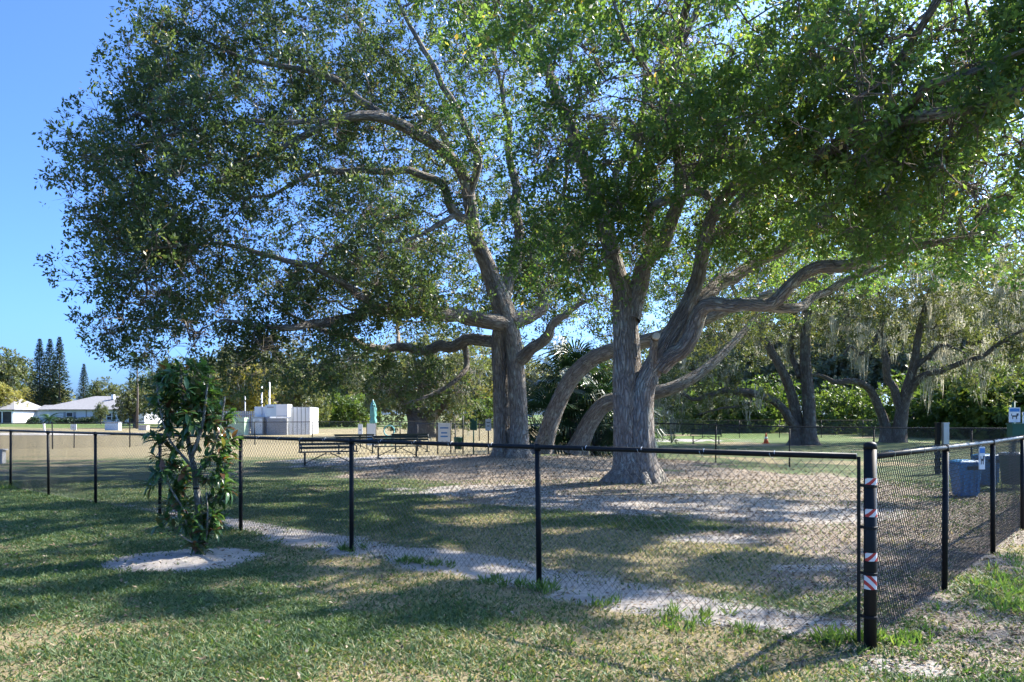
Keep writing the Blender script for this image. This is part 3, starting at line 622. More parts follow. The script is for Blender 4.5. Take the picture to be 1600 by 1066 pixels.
T5.limb([(1262, 480, 43.5, 0.172), (1290, 462, 43, 0.145), (1330, 446, 42.5, 0.112), (1390, 425, 42, 0.079), (1460, 410, 42, 0.040)], 10, .3)
lob = [(1160, 450, 44, 4, 4, 2.2, 60), (1300, 410, 43, 5, 4, 2.2, 60), (1090, 560, 42.5, 2.8, 2.5, 1.8, 40), (1230, 520, 47, 4, 2.5, 1.8, 34), (1110, 610, 43, 3.2, 1.8, 1.0, 30), (1040, 620, 41, 1.6, 1.6, 1.4, 22), (1320, 500, 43, 2.8, 2, 1.3, 28), (1200, 360, 44, 6, 4, 2, 60), (1180, 480, 46, 5, 3, 2.4, 60), (1330, 450, 46, 5, 3, 2.2, 60), (1130, 430, 40, 3.5, 3, 1.6, 40)]
cl5, out = lobes_points(lob, .40, 5, .4)
T5.grow(cl5, .010).trunk(); crown(T5, cl5, out, 4, .17, .080, .95, M['leaf_b'])
moss(T5, np.vstack((cl5[cl5[:, 2] < 8], T5.pos[-40:])), 240, .4, 1.7, .022, 12)
T6 = Tree('live_oak', 'mossy back oak with forked dark trunks, nearer the right edge', 'tree', base_at(1398, 694, 48), None, 'bark_b')
T6.limb([(1402, 698, 48, 0.578), (1404, 680, 48, 0.449), (1410, 640, 48, 0.381), (1418, 605, 48, 0.326), (1428, 570, 47.8, 0.258), (1436, 520, 47.6, 0.204), (1448, 470, 47.2, 0.150), (1465, 410, 46.8, 0.082)], 18, .2, .14, .6)
T6.limb([(1386, 698, 48.3, 0.510), (1384, 670, 48.3, 0.340), (1375, 640, 48.2, 0.286), (1358, 608, 48, 0.245), (1335, 596, 47.6, 0.204), (1305, 597, 47.2, 0.163), (1285, 588, 47, 0.116), (1265, 585, 46.8, 0.054)], 16, .2, .14, .5)
T6.limb([(1408, 640, 48, 0.286), (1392, 600, 48.2, 0.252), (1382, 560, 48.4, 0.224), (1376, 515, 48.6, 0.190), (1374, 480, 48.8, 0.150), (1368, 430, 49, 0.082)], 12, .25)
T6.limb([(1376, 515, 48.6, 0.150), (1350, 555, 47.8, 0.116), (1330, 542, 47.4, 0.095), (1318, 555, 47.2, 0.061)], 10, .25)
T6.limb([(1416, 615, 48, 0.231), (1440, 592, 47.4, 0.204), (1480, 576, 46.6, 0.177), (1520, 562, 45.8, 0.150), (1560, 540, 45, 0.116), (1620, 505, 44, 0.068)], 12, .25)
T6.limb([(1426, 580, 47.8, 0.177), (1452, 556, 47.4, 0.136), (1475, 538, 47, 0.102), (1510, 552, 46, 0.054)], 10, .25)
lob = [(1400, 440, 48, 5, 4, 2.4, 64), (1520, 460, 46, 5, 4, 2.6, 70), (1330, 520, 48, 2.4, 2.4, 1.6, 26), (1480, 560, 49, 4, 2.4, 2.0, 36), (1570, 560, 46, 3, 2.4, 2.2, 40), (1600, 480, 45, 3, 3, 2.4, 40), (1450, 500, 51, 6, 3, 2.6, 70), (1400, 390, 46, 6, 3, 1.8, 50), (1560, 410, 42, 4, 3, 1.6, 40)]
cl6, out = lobes_points(lob, .42, 6, .4)
T6.grow(cl6, .010).trunk(); crown(T6, cl6, out, 4, .17, .078, .95, M['leaf_b'])
moss(T6, np.vstack((cl6, T6.pos[-60:])), 300, .5, 2.4, .022, 14, .2)

# --- low broad oak beyond the back fence
TREELINE = 'oaks in the far tree line'
T7 = Tree('live_oak', 'low broad oak with olive-yellow crown beyond the benches', 'tree', base_at(657, 690, 60), None, 'bark_b')
T7.limb([(657, 696, 60, 1.5), (658, 680, 60, 1.1), (655, 660, 60, .95), (640, 635, 60, .5), (615, 605, 59, .3), (580, 590, 58, .12)], 16, .3, .2, .5)
T7.limb([(662, 670, 60, .7), (680, 640, 60, .45), (715, 610, 60, .28), (750, 590, 60, .12)], 10, .3)
T7.limb([(655, 665, 60, .6), (658, 620, 60.5, .4), (668, 580, 61, .2), (672, 550, 61, .1)], 10, .3)
cl7, out = lobes_points([(620, 595, 59, 3.6, 3.5, 1.9, 60), (700, 590, 60, 3.8, 3.5, 1.9, 60), (660, 560, 62, 5, 4, 1.8, 60), (640, 640, 60, 2.6, 2.6, .9, 26), (700, 645, 60, 2.4, 2.4, .8, 22)], .36, 8, .4)
T7.grow(cl7, .012).trunk(); crown(T7, cl7, out, 4, .24, .12, 1.0, M['leaf_b']); moss(T7, cl7, 90, .5, 1.8, .02)

# --- background trees: a few kinds, each tree its own object
def bg_kind(name, seed, lobes, limbs, mat, L, W, per=5, mossn=0, bark='bark_b', gap=.4, thin=.36):
    T = Tree(name, None, None, (0, 0, 0), None, bark)
    for lm in limbs: T.limb([(*q, 0) for q in lm], 8, .5, .14)
    cl, out = lobes_points(lobes, thin, seed, gap, True); T.grow(cl, .015).trunk()
    crown(T, cl, out, per, L, W, 1.0, M[mat], twigs=False)
    if mossn: moss(T, cl, mossn, .6, 2.6, .03, 8, .2)
    return T.t
K = {}
tr = lambda h, sp: [[(0, 0, -.3, .55), (.1, 0, h*.25, .42), (-.2, .1, h*.5, .3), (.1, 0, h*.8, .1)], [(0, 0, h*.22, .3), (sp*.4, .5, h*.45, .2), (sp*.8, .6, h*.6, .08)], [(0, 0, h*.26, .3), (-sp*.45, -.5, h*.45, .2), (-sp*.85, -.3, h*.55, .08)], [(0, 0, h*.3, .24), (.4, -sp*.4, h*.5, .16), (.3, -sp*.7, h*.6, .06)]]
K['mossy'] = bg_kind('live_oak', 11, [(-2.6, 0, 5.6, 3, 3, 2.4, 34), (2.7, .3, 5.8, 3, 3, 2.6, 34), (0, 0, 7.6, 3.4, 3.2, 2.0, 36), (0, -2.2, 4.2, 4.4, 2, 1.6, 26), (-3.6, -.5, 3.2, 1.8, 2, 1.3, 14), (3.8, -.4, 3.2, 1.8, 2, 1.4, 14)], tr(8.5, 4.2), 'leaf_t', .34, .18, 5, 110)
K['broad'] = bg_kind('broadleaf_tree', 12, [(-2.0, 0, 5.4, 2.6, 2.6, 2.2, 34), (2.2, .3, 5.2, 2.8, 2.8, 2.4, 34), (.2, 0, 7.4, 2.8, 2.8, 2.0, 34), (0, -1.8, 3.4, 3.4, 1.8, 1.7, 26)], tr(8, 3.6), 'leaf_b', .32, .17, 5, 30)
K['yellow'] = bg_kind('yellowing_tree', 13, [(-1.8, 0, 4.4, 2.4, 2.4, 2.2, 32), (1.9, .3, 4.6, 2.6, 2.6, 2.2, 32), (.2, 0, 6.0, 2.6, 2.6, 1.7, 30), (0, -1.4, 2.4, 3.0, 1.8, 1.6, 26)], tr(6.8, 3.2), 'leaf_y', .32, .17, 6)
K['bush'] = bg_kind('leafy_bush', 14, [(-1.4, 0, 1.3, 1.6, 1.4, 1.2, 26), (1.4, .2, 1.4, 1.6, 1.4, 1.3, 26), (0, -.3, 2.0, 1.7, 1.4, 1.0, 22)], [[(0, 0, -.2, .12), (.1, 0, 1, .08), (0, .1, 2, .03)], [(0, 0, .2, .08), (1, 0, 1.2, .03)], [(0, 0, .2, .08), (-1, 0, 1.2, .03)]], 'bush', .26, .14, 5)
used = set()
def put(kind, px, d, sc, label, cat='tree', group=None, rz=None, zs=1, name=None):
    o = K[kind] if kind not in used else copy_tree(K[kind]); used.add(kind)
    x = (px-800)/FPX*d; o.location = (x, d, float(gz(x, d))); o.rotation_euler = (0, 0, rng.random()*6.28 if rz is None else rz); o.scale = (sc, sc, sc*zs)
    for k in ('label', 'category', 'group'):
        if k in o: del o[k]
    return tag(o, label, cat, group)
L_ = 'mossy grey-green oak in the far tree line '
for px, d, sc, lb in [(355, 104, 1.05, 'behind the grey slatted fence'), (425, 112, 1.25, 'directly behind the white enclosure'), (500, 120, 1.15, 'just right of the white enclosure'), (548, 116, 1.1, 'left of the folded teal umbrella'), (590, 130, 1.25, 'above the folded teal umbrella'), (735, 118, 1.2, 'left of the twin oak trunks'),
                      (800, 128, 1.3, 'hidden mostly by the twin oak trunks'), (880, 122, 1.2, 'behind the palm thicket'), (950, 126, 1.25, 'between palm thicket and nearest oak trunk'), (1030, 118, 1.2, 'just right of the nearest oak trunk'), (1100, 108, 1.56, 'above the two far benches'), (1180, 100, 1.50, 'above the orange cone'),
                      (1300, 96, 1.62, 'between the two back oaks'), (1350, 84, 1.44, 'left of the forked back oak'), (1460, 90, 1.62, 'right of the forked back oak'), (1530, 82, 1.69, 'above the blue bins'), (1600, 76, 1.69, 'at the right edge above the waste station')]:
    put('mossy', px, d, sc, L_+lb, 'tree', TREELINE)
for px, d, sc, lb in [(8, 165, 1.55, 'tall brown-green tree at the left edge behind the porch'), (212, 98, .62, 'small leafy tree in front of the white house right end'), (165, 175, 1.0, 'round tree crown behind the white house ridge'), (270, 120, 1.05, 'leafy tree behind the young magnolia'), (330, 128, 1.1, 'leafy tree between magnolia and slatted fence'), (465, 96, .95, 'brown-green tree rising over the right end of the enclosure'), (230, 190, 1.2, 'distant tree left of the magnolia top'), (146, 185, .75, 'low dark tree behind the short conifer')]:
    put('broad', px, d, sc, lb)
for px, d, sc, lb in [(46, 160, .85, 'yellow-green tree behind the white house roof, left part'), (86, 158, .92, 'larger yellow-green tree over the white house left slope'), (-6, 140, .9, 'golden tree cut by the left picture edge'), (385, 100, 1.0, 'yellow-green tree over the slatted fence'), (560, 150, 1.0, 'pale yellow tree far beyond the golf path'), (770, 100, .7, 'golden shrub-like tree beside the small white sign')]:
    put('yellow', px, d, sc, lb)
for px, d, sc, lb in [(1085, 78, 1.3, 'above the left far bench'), (1140, 74, 1.3, 'above the right far bench'), (1205, 76, 1.4, 'behind the orange cone'), (1320, 70, 1.2, 'between the back oaks'), (1450, 64, 1.4, 'right of the forked back oak foot'), (1500, 60, 1.5, 'left of the blue bin, behind the back fence'), (1550, 57, 1.6, 'behind the blue bins'), (1600, 54, 1.6, 'behind the waste station'), (540, 104, 1.3, 'dark, under the tree line left of the umbrella'), (500, 108, 1.2, 'dark, beside the white enclosure'), (742, 96, 1.1, 'beside the green dispenser box'), (935, 70, 1.0, 'behind the bent oak trunk')]:
    put('bush', px, d, sc, 'leafy green bush '+lb, 'bush', 'bushes beyond the fences')

# conifers beyond the house
def conifer_kind():
    t = thing('conifer', None, None, (0, 0, 0)); b = MB().tube([(0, 0, -.5), (0, 0, 8), (0, 0, 19)], [.28, .18, .03], 7); b.build('trunk', M['bark_b'], t, True)
    Cc, A, N, Ls = [], [], [], []
    for k_ in range(50):
        k = k_*.68; z = 2.2+16.8*k/34; Lb = (1-k/34)**.85*2.9+.05
        for q in range(8):
            th = q*.785+k*.5+rng.normal()*.15; L2 = Lb*(.75+.4*rng.random()); dv = np.array((math.cos(th), math.sin(th), .22))
            for f in np.linspace(.15, 1, 11):
                Cc.append(np.array((0, 0, z))+dv*L2*f+rng.normal(size=3)*.05); sd_ = (-1 if rng.random() < .5 else 1)
                A.append(unit(dv*.8+np.array((-dv[1], dv[0], 0))*sd_*.7+rng.normal(size=3)*.2)); N.append(unit(np.array((0, 0, 1.))+rng.normal(size=3)*.4)); Ls.append((.55+.3*rng.random())*(.35+.65*(1-k/34)))
    V, F = leafquads(np.array(Cc), np.array(A), np.array(N), np.array(Ls)*1.05, .30)
    me = new_mesh('crown', V, F); set_tint(me, rng.random(len(F))); link('crown', me, M['needle'], t)['kind'] = 'stuff'
    return t
K['conifer'] = conifer_kind()
for px, d, sc, lb in [(62, 152, .90, 'dark conifer, leftmost of the tall three'), (78, 156, .92, 'dark conifer, middle of the tall three'), (93, 153, .925, 'dark conifer, rightmost of the tall three'), (131, 154, .64, 'shorter dark conifer standing apart right of the tall three')]:
    put('conifer', px, d, sc, lb, 'tree', 'conifers behind the house')

# ------------------------------------------------------------------ palms
def fan_frond(seed):
    """petiole and a fan of folded leaflets; grows along +X from the origin"""
    r = np.random.default_rng(seed); V, F = [], []; L = .75+.3*r.random(); n = 24; pet = .75+.35*r.random()
    a = np.array((0, 0, 0.)); tip = np.array((pet, 0, .10))
    V += [a+(0, .015, 0), a-(0, .015, 0), tip-(0, .01, 0), tip+(0, .01, 0)]; F.append([0, 1, 2, 3])
    for k in range(n):
        th = (k/(n-1)-.5)*4.3; ll = L*(.8+.25*math.cos(th))*(.9+.2*r.random()); dv = np.array((math.cos(th), math.sin(th), -.05)); sv = np.array((-math.sin(th), math.cos(th), 0))*.028
        m = tip+dv*ll*.6+np.array((0, 0, .05)); e = tip+dv*ll+np.array((0, 0, -.16-.12*r.random())); b = len(V)
        V += [tip-sv*.3, tip+sv*.3, m+sv, m-sv, e]; F += [[b, b+1, b+2, b+3], [b+3, b+2, b+4]]
    me = new_mesh('frond', np.array(V), F); set_tint(me, np.clip(r.random()*.5+.4*r.random(len(F)), 0, 1)); me.materials.append(M['palm']); return me
FR_ = [fan_frond(k) for k in range(5)]
def fan_palm(name, label, base, h, nf, sc, lean=0):
    t = thing(name, label, 'palm', base)
    MB().tube([(base[0], base[1], base[2]-.2), (base[0]+lean*.3, base[1], base[2]+h*.5), (base[0]+lean, base[1], base[2]+h)], [.24, .20, .17], 10).build('trunk', M['bark_b'], t, True)
    for k in range(nf):
        o = link('frond', FR_[k % 5], None, t, (lean, 0, h+.15*rng.normal())); el = 1.25-2.3*((k+.5)/nf)**.9; o.rotation_euler = (0, -el, k*2.39996); s_ = sc*(.85+.3*rng.random()); o.scale = (s_, s_, s_)
    return t
for px, d, h, nf, sc, lean, lb in [(893, 31, 2.9, 34, 1.25, .1, 'tall fan palm behind the leaning trunk, tallest of the thicket'), (862, 30.2, 1.3, 26, 1.15, -.2, 'short fan palm at the left of the thicket, by the twin trunks'), (930, 31.5, 1.7, 28, 1.25, .2, 'fan palm in the middle of the thicket over the bent trunk'), (966, 30.8, 1.2, 26, 1.2, .2, 'fan palm at the right of the thicket, by the nearest oak'), (905, 33, 2.0, 24, 1.2, 0, 'fan palm at the back of the thicket')]:
    x = (px-800)/FPX*d; fan_palm('fan_palm', lb, (x, d, float(gz(x, d))), h, nf, sc, lean)
def feather_palm(label, px, d, h, L, nf, up=.9):
    x = (px-800)/FPX*d; b = (x, d, float(gz(x, d))); t = thing('feather_palm', label, 'palm', b)
    MB().tube([(b[0], b[1], b[2]-.2), (b[0]+.1, b[1], b[2]+h*.5), (b[0], b[1], b[2]+h)], [.12+.006*h, .09+.003*h, .08], 8).build('trunk', M['bark_b'], t, True)
    Vs, Fs = [], []
    for k in range(30):
        f = k/29; px_ = f*L; pz = L*(.35*f-.75*f*f)
        for sgn in (-1, 1):
            q = len(Vs); ll = L*.28*(1-.75*abs(f-.45)); Vs += [(px_-.03, 0, pz), (px_+.05, 0, pz), (px_+ll*.5, sgn*ll, pz-ll*.35)]; Fs.append([q, q+1, q+2])
    me = new_mesh('frond', np.array(Vs), Fs); set_tint(me, np.random.default_rng(3).random(len(Fs))); me.materials.append(M['palm'])
    for k in range(nf):
        o = link('frond', me, None, t, (0, 0, h)); o.rotation_euler = (0, -up+1.5*k/nf, k*2.4)
feather_palm('tall slim palm with drooping fronds under the oak crown', 214, 92, 8.2, 2.3, 16)
feather_palm('squat palm with stiff arching fronds in front of the white house', 76, 136, .9, 2.4, 18, .8)

# ------------------------------------------------------------------ young magnolia in its sand ring
SB = (-3.62, 8.75, float(gz(-3.62, 8.75)))
T8 = Tree('magnolia_sapling', 'young magnolia with pale stems and glossy leaves standing in a sand ring', 'tree', SB, None, 'bark_p')
D8 = 8.75
T8.limb([(312, 872, D8, .050), (311, 845, D8, .038), (310, 800, D8, .034), (307, 760, D8, .033), (304, 735, D8, .032), (296, 700, D8, .026), (290, 660, D8+.05, .02), (285, 610, D8+.1, .012), (282, 575, D8+.1, .006)], 14, .04, .06, .5)
T8.limb([(306, 745, D8, .026), (318, 725, D8, .021), (332, 700, D8-.05, .016), (345, 660, D8-.1, .010), (352, 620, D8-.1, .006)], 10, .05)
T8.limb([(299, 715, D8, .024), (308, 690, D8-.1, .022), (318, 650, D8-.15, .016), (325, 600, D8-.2, .008)], 10, .05)
T8.limb([(304, 735, D8, .02), (286, 712, D8-.1, .016), (265, 685, D8-.2, .012), (250, 640, D8-.25, .008), (245, 590, D8-.25, .004)], 10, .05)
T8.limb([(309, 835, D8, .02), (296, 825, D8-.05, .018), (285, 795, D8-.15, .013), (270, 770, D8-.2, .010), (255, 740, D8-.2, .006)], 8, .05)
T8.limb([(310, 820, D8, .018), (325, 800, D8+.1, .012), (328, 770, D8+.15, .008), (345, 730, D8+.2, .005)], 8, .05)
T8.limb([(309, 850, D8, .016), (295, 845, D8-.2, .010), (280, 835, D8-.3, .005)], 8, .05)
T8.limb([(311, 855, D8, .02), (322, 840, D8, .016), (324, 800, D8-.1, .010), (322, 770, D8-.1, .005)], 8, .05)
lob = [(300, 640, D8, .36, .36, .40, 42), (265, 625, D8-.1, .26, .3, .38, 22), (338, 635, D8, .22, .3, .36, 22), (250, 595, D8-.1, .12, .2, .18, 9), (300, 588, D8, .34, .3, .16, 14), (258, 745, D8-.1, .20, .3, .36, 28), (345, 730, D8, .17, .25, .30, 17), (272, 810, D8-.1, .22, .25, .22, 16), (328, 820, D8, .14, .2, .26, 18), (350, 780, D8+.1, .12, .2, .16, 7), (310, 850, D8, .14, .16, .1, 7), (357, 690, D8, .1, .2, .14, 6), (240, 690, D8-.1, .08, .2, .16, 5)]
lob = [(306+(q[0]-306)*.84, q[1], q[2], q[3]*.84, *q[4:]) for q in lob]
cl, out = lobes_points(lob, 0, 8, 1, False); T8.grow(cl, .003).trunk()
def mag_leaf(seed):
    r = np.random.default_rng(seed); L, W = .108+.03*r.random(), .040+.010*r.random(); bend = -.03-.03*r.random()
    V, F = [], []
    for k, (f, w) in enumerate(((0, .06), (.2, .62), (.45, 1), (.72, .8), (.9, .4), (1, .02))):
        z = bend*f*f*1.2; V += [(f*L, -w*W/2, z+.008*w), (f*L, 0, z), (f*L, w*W/2, z+.008*w)]
        if k: b = 3*k; F += [[b-3, b, b+1, b-2], [b-2, b+1, b+2, b-1]]
    return np.array(V), np.array(F)
ML = []
for k in range(12):
    V, F = mag_leaf(k); me = new_mesh('leaf', V, F, True); set_tint(me, np.full(len(F), (k*.37) % 1.0*.96+(.03 if k == 11 else 0))); me.materials.append(M['magnolia']); ML.append((me, V, F, (k*.37) % 1.0*.96))
spots = []
for c, o_ in zip(cl, out):
    ax0 = Vector(unit(o_*.6+rdir(1)[0]*.5+np.array((0, 0, .5))))
    for q in range(11):
        th = q*2.4+rng.random(); sp_ = .45+.75*rng.random(); x_ = ax0.orthogonal().normalized(); y_ = ax0.cross(x_)
        dv = (ax0*math.cos(sp_)+(x_*math.cos(th)+y_*math.sin(th))*math.sin(sp_)).normalized()
        up_ = (Vector((0, 0, 1))+ax0*.5); yy = up_.cross(dv).normalized(); zz = dv.cross(yy)
        spots.append((Vector(c)+ax0*(.03*rng.normal()), Matrix((dv, yy, zz)).transposed().to_4x4(), rng.integers(0, 12), .75+.5*rng.random()))
spots.sort(key=lambda s_: s_[0].y); Vs, Fs, ti, nb = [], [], [], 0
for k, (c, m, i_, s_) in enumerate(spots):
    if k < 300:
        o = link('leaf', ML[i_][0], None, T8.t); o.matrix_local = Matrix.Translation(c-Vector(SB)) @ m @ Matrix.Scale(s_, 4)
    else:
        V = ML[i_][1]*s_ @ np.array(m.to_3x3()).T+np.array(c); Vs.append(V); Fs.append(ML[i_][2]+nb); nb += len(V); ti += [ML[i_][3]]*len(ML[i_][2])
o = mk('foliage', np.vstack(Vs), np.vstack(Fs), M['magnolia'], T8.t, True, 'stuff'); set_tint(o.data, ti)
MB().lathe(P(307, 763, D8), [(.037, -.012), (.040, -.004), (.040, .004), (.037, .012)], 12).build('tree_tie', M['rope'], T8.t)

# ------------------------------------------------------------------ chain-link fences
H = 1.33; W_ = .036
def bay_mesh(Lb, r, sides, w=W_, h=H+.03):
    ni, nk = int(round(Lb/w)), int(round((h-.03)/w)); i, k = np.meshgrid(np.arange(ni), np.arange(nk+1), indexing='ij')
    x = (i+((k+i) % 2))*w; z = .03+k*w; y = np.where((k+i) % 2 == 0, .0022, -.0022); x = x+.003*(noise(np.stack((x, z), -1), 6, 2)-.5); y = y+.02*(fbm(np.stack((x, z), -1), 1.1, 4)-.5)
    p = np.stack((x, y, z), -1)
    if sides == 2: offs = [(-r, 0, 0), (r, 0, 0)]
    else: offs = [(r, 0, 0), (-r*.5, r*.87, 0), (-r*.5, -r*.87, 0)]
    s_ = len(offs); V = (p[:, :, None]+np.array(offs)[None, None]).reshape(-1, 3); b = ((i*(nk+1)+k)*s_)[:, :-1].ravel()[:, None]
    F = np.concatenate([b+[q, (q+1) % s_, s_+(q+1) % s_, s_+q] for q in range(s_ if s_ > 2 else 1)])
    return new_mesh('chain_link', V, F)
BAY = {}
def fence(name, label, pts, skip=(), near=True, pr=.027, rr=.022, post_mat='vinyl', group=None, rail_z=H, side=1):
    """pts: list of (x,y) of posts"""
    b0 = (pts[0][0], pts[0][1], float(gz(*pts[0]))); t = thing(name, label, 'fence', b0, group)
    zs = [float(gz(*p)) for p in pts]
    rail = MB().tube([(p[0], p[1], z+rail_z) for p, z in zip(pts, zs)], rr, 10 if near else 6)
    rail.build('top_rail', M['vinyl'], t, True)
    for k, (p, z) in enumerate(zip(pts, zs)):
        if k in skip: continue
        e = rng.normal(size=2)*.008; MB().tube([(p[0]+e[0], p[1]+e[1], z-.1), (p[0], p[1], z+rail_z-.01)], pr, 10 if near else 6).build('post', M[post_mat], t, True)
        if near: MB().tube([(p[0], p[1], z+rail_z-.035), (p[0], p[1], z+rail_z+.03)], [pr+.006, rr+.007], 10).build('post_cap', M['vinyl'], t, True)
    for k in range(len(pts)-1):
        a, c = np.array(pts[k]), np.array(pts[k+1]); L = np.linalg.norm(c-a); key = 'near' if near else 'far'
        if key not in BAY: BAY[key] = bay_mesh(2.88, .0027 if near else .0032, 3 if near else 2)
        o = link('chain_link', BAY[key], M['wire'], t, (a[0]-b0[0], a[1]-b0[1], zs[k]-b0[2])); o['kind'] = 'stuff'
        dz = zs[k+1]-zs[k]; m = Matrix(((c[0]-a[0], -(c[1]-a[1])/L, 0, 0), (c[1]-a[1], (c[0]-a[0])/L, 0, 0), (dz, 0, 1, 0), (0, 0, 0, 1))); m = m @ Matrix.Diagonal((1/2.88, 1, 1, 1))
        nrm = Vector((-(c[1]-a[1])/L, (c[0]-a[0])/L, 0))*side*.026
        if near and k < 4:
            for f in (.2, .4, .6, .8):
                c_ = a+(c-a)*f; ez = zs[k]+(zs[k+1]-zs[k])*f+rail_z; u_ = (c-a)/L; nn = np.array((-u_[1], u_[0]))
                MB().tube([(c_[0]+nn[0]*.027*math.cos(q)+u_[0]*.006*q, c_[1]+nn[1]*.027*math.cos(q)+u_[1]*.006*q, ez+.027*math.sin(q)) for q in np.linspace(0, 6.6, 12)], .0022, 4).build('tie_wire', M['galv'], t)
        o.matrix_local = Matrix.Translation(Vector((a[0]-b0[0], a[1]-b0[1], zs[k]-b0[2]))+nrm) @ m
    return t
def on_line(px, o=COR, dv=FL):
    k = (px-800)/FPX; t_ = (k*o[1]-o[0])/(dv[0]-k*dv[1]); return (o[0]+dv[0]*t_, o[1]+dv[1]*t_)
lp = [on_line(px) for px in (840, 549, 376, 250, 149, 75, 17)]
stp = np.array(lp[-1])-np.array(lp[-2]); lp += [tuple(np.array(lp[-1])+FL*2.9*k) for k in (1, 2)]
F1 = fence('chain_link_fence', 'black chain-link fence running from the striped corner post to the left edge', [tuple(COR+FL*.09)]+lp, skip=(0,), side=-1)
rp = [tuple(COR+FR*t_) for t_ in (.06, 2.4, 4.94, 7.42, 9.9, 12.4, 14.8, 17.2, 19.2)]
F2 = fence('chain_link_fence', 'black chain-link fence receding right from the striped corner post', rp, skip=(0,))
BK0 = np.array((15.05, 19.8)); n_ = 11
bp = [tuple(BK0+FL*2.6*k) for k in range(n_)]
F3 = fence('chain_link_fence', 'dark chain-link fence closing the far side of the dog run', bp, near=False)
fp = spline([(-30, 35.5, 0), (-15, 44, 0), (-5, 50, 0), (3, 52.5, 0), (12, 57, 0), (30, 58, 0)], 3.2)[:, :2]
F4 = fence('chain_link_fence', 'distant dark fence crossing the lawn in front of the white enclosure', [tuple(p) for p in fp], near=False, pr=.032)
# corner post with cap and reflective tape, tension bar and bands
cz = float(gz(*COR)); CP = thing('corner_post', 'thick black corner post with red and white striped tape', 'fence post', (COR[0], COR[1], cz))
MB().tube([(COR[0], COR[1], cz-.1), (COR[0], COR[1], cz+1.40)], .042, 20).build('post', M['vinyl'], CP, True)
MB().lathe((COR[0], COR[1], cz+1.385), [(.044, 0), (.044, .03), (.038, .042), (.022, .050), (.004, .053)], 20).build('post_cap', M['vinyl'], CP, True)
for k, (zc, hh, a_) in enumerate(((1.155, .062, -.1), (.945, .055, -.1), (.640, .058, -.1), (.468, .105, .35))):
    th = np.linspace(-1.15, 1.15, 13)-math.pi/2+a_; V = np.array([(COR[0]+.0445*math.cos(t_), COR[1]+.0445*math.sin(t_), cz+zc+s_*hh/2) for s_ in (-1, 1) for t_ in th])
    me = new_mesh('reflective_tape', V-(COR[0], COR[1], cz+zc), [[q, q+1, q+14, q+13] for q in range(12)], True)
    o = link('reflective_tape', me, M['tape'], CP, (0, 0, zc)); 
    if k == 3: o.scale = (-1, 1, 1)
q = COR+FL*.075
MB().box((q[0], q[1], cz+.68), (.022, .010, 1.30), math.atan2(FL[1], FL[0])).build('tension_bar', M['vinyl'], CP)
for zc in (.22, .52, .84, 1.13):
    b = MB(); b.lathe((COR[0], COR[1], cz+zc), [(.0455, -.010), (.0475, -.008), (.0475, .008), (.0455, .010)], 18)
    q2 = COR+FL*.06; b.box((q2[0], q2[1], cz+zc), (.04, .014, .02), math.atan2(FL[1], FL[0])); b.build('tension_band', M['vinyl'], CP)

# gate posts in the back fence
for px, lb, mt in ((1462, 'dark thick gate post in the back fence, left one', 'vinyl'), (1474, 'pale square gate post in the back fence, right one', 'galv')):
    p = on_line(px, BK0, FL); z = float(gz(*p))
    o = MB().box((p[0], p[1]-.1, z+.72), (.16 if mt == 'galv' else .11, .12, 1.5)).box((p[0], p[1]-.1, z+1.485), (.18 if mt == 'galv' else .13, .14, .03)).build('gate_post', M[mt]); tag(o, lb, 'gate post', 'gate posts in the back fence')

# ------------------------------------------------------------------ benches on the gravel pad
def make_bench():
    t = thing('park_bench', None, None, (0, 0, 0)); L = 1.9
    for k in range(4): MB().box((0, -.15+.1*k, .45), (L, .085, .035)).build('seat_slat', M['bench'], t)
    for k in range(3): MB().box((0, .235+.025*k, .58+.12*k), (L*.94, .03, .085)).build('back_slat', M['bench'], t)
    for sx in (-1, 1):
        MB().tube([(sx*L*.40, 0, .02), (sx*L*.40, 0, .42)], .035, 8).build('leg', M['bench'], t, True)
        MB().box((sx*L*.40, 0, .015), (.12, .48, .03)).build('foot', M['bench'], t)
        MB().tube([(sx*L*.40, 0, .08), (sx*.06, 0, .41)], .018, 6).build('brace', M['bench'], t, True)
        MB().tube([(sx*L*.47, -.18, .46), (sx*L*.47, -.2, .60), (sx*L*.47, -.12, .66), (sx*L*.47, .2, .66), (sx*L*.47, .30, .86), (sx*L*.47, .22, .5), (sx*L*.47, .1, .43)], .022, 6).build('armrest', M['bench'], t, True)
    return t
bench = make_bench(); bn = 0
for px, d, rz, lb in [(513, 25, .42, 'nearest dark green bench, left of the tall fence post'), (621, 29.4, .42, 'dark green bench right of the tall fence post'), (556, 34, .4, 'dark green bench behind the nearest one'), (643, 35.5, .4, 'dark green bench farthest right on the gravel pad'), (1030, 47, 2.9, 'far bench beside the nearest oak trunk'), (1103, 46, 2.9, 'far bench between nearest oak and the orange cone')]:
    x = (px-800)/FPX*d; o = bench if bn == 0 else copy_tree(bench); bn += 1; o.location = (x, d, float(gz(x, d))+.01); o.rotation_euler = (0, 0, rz)
    tag(o, lb, 'bench', 'dark green park benches')

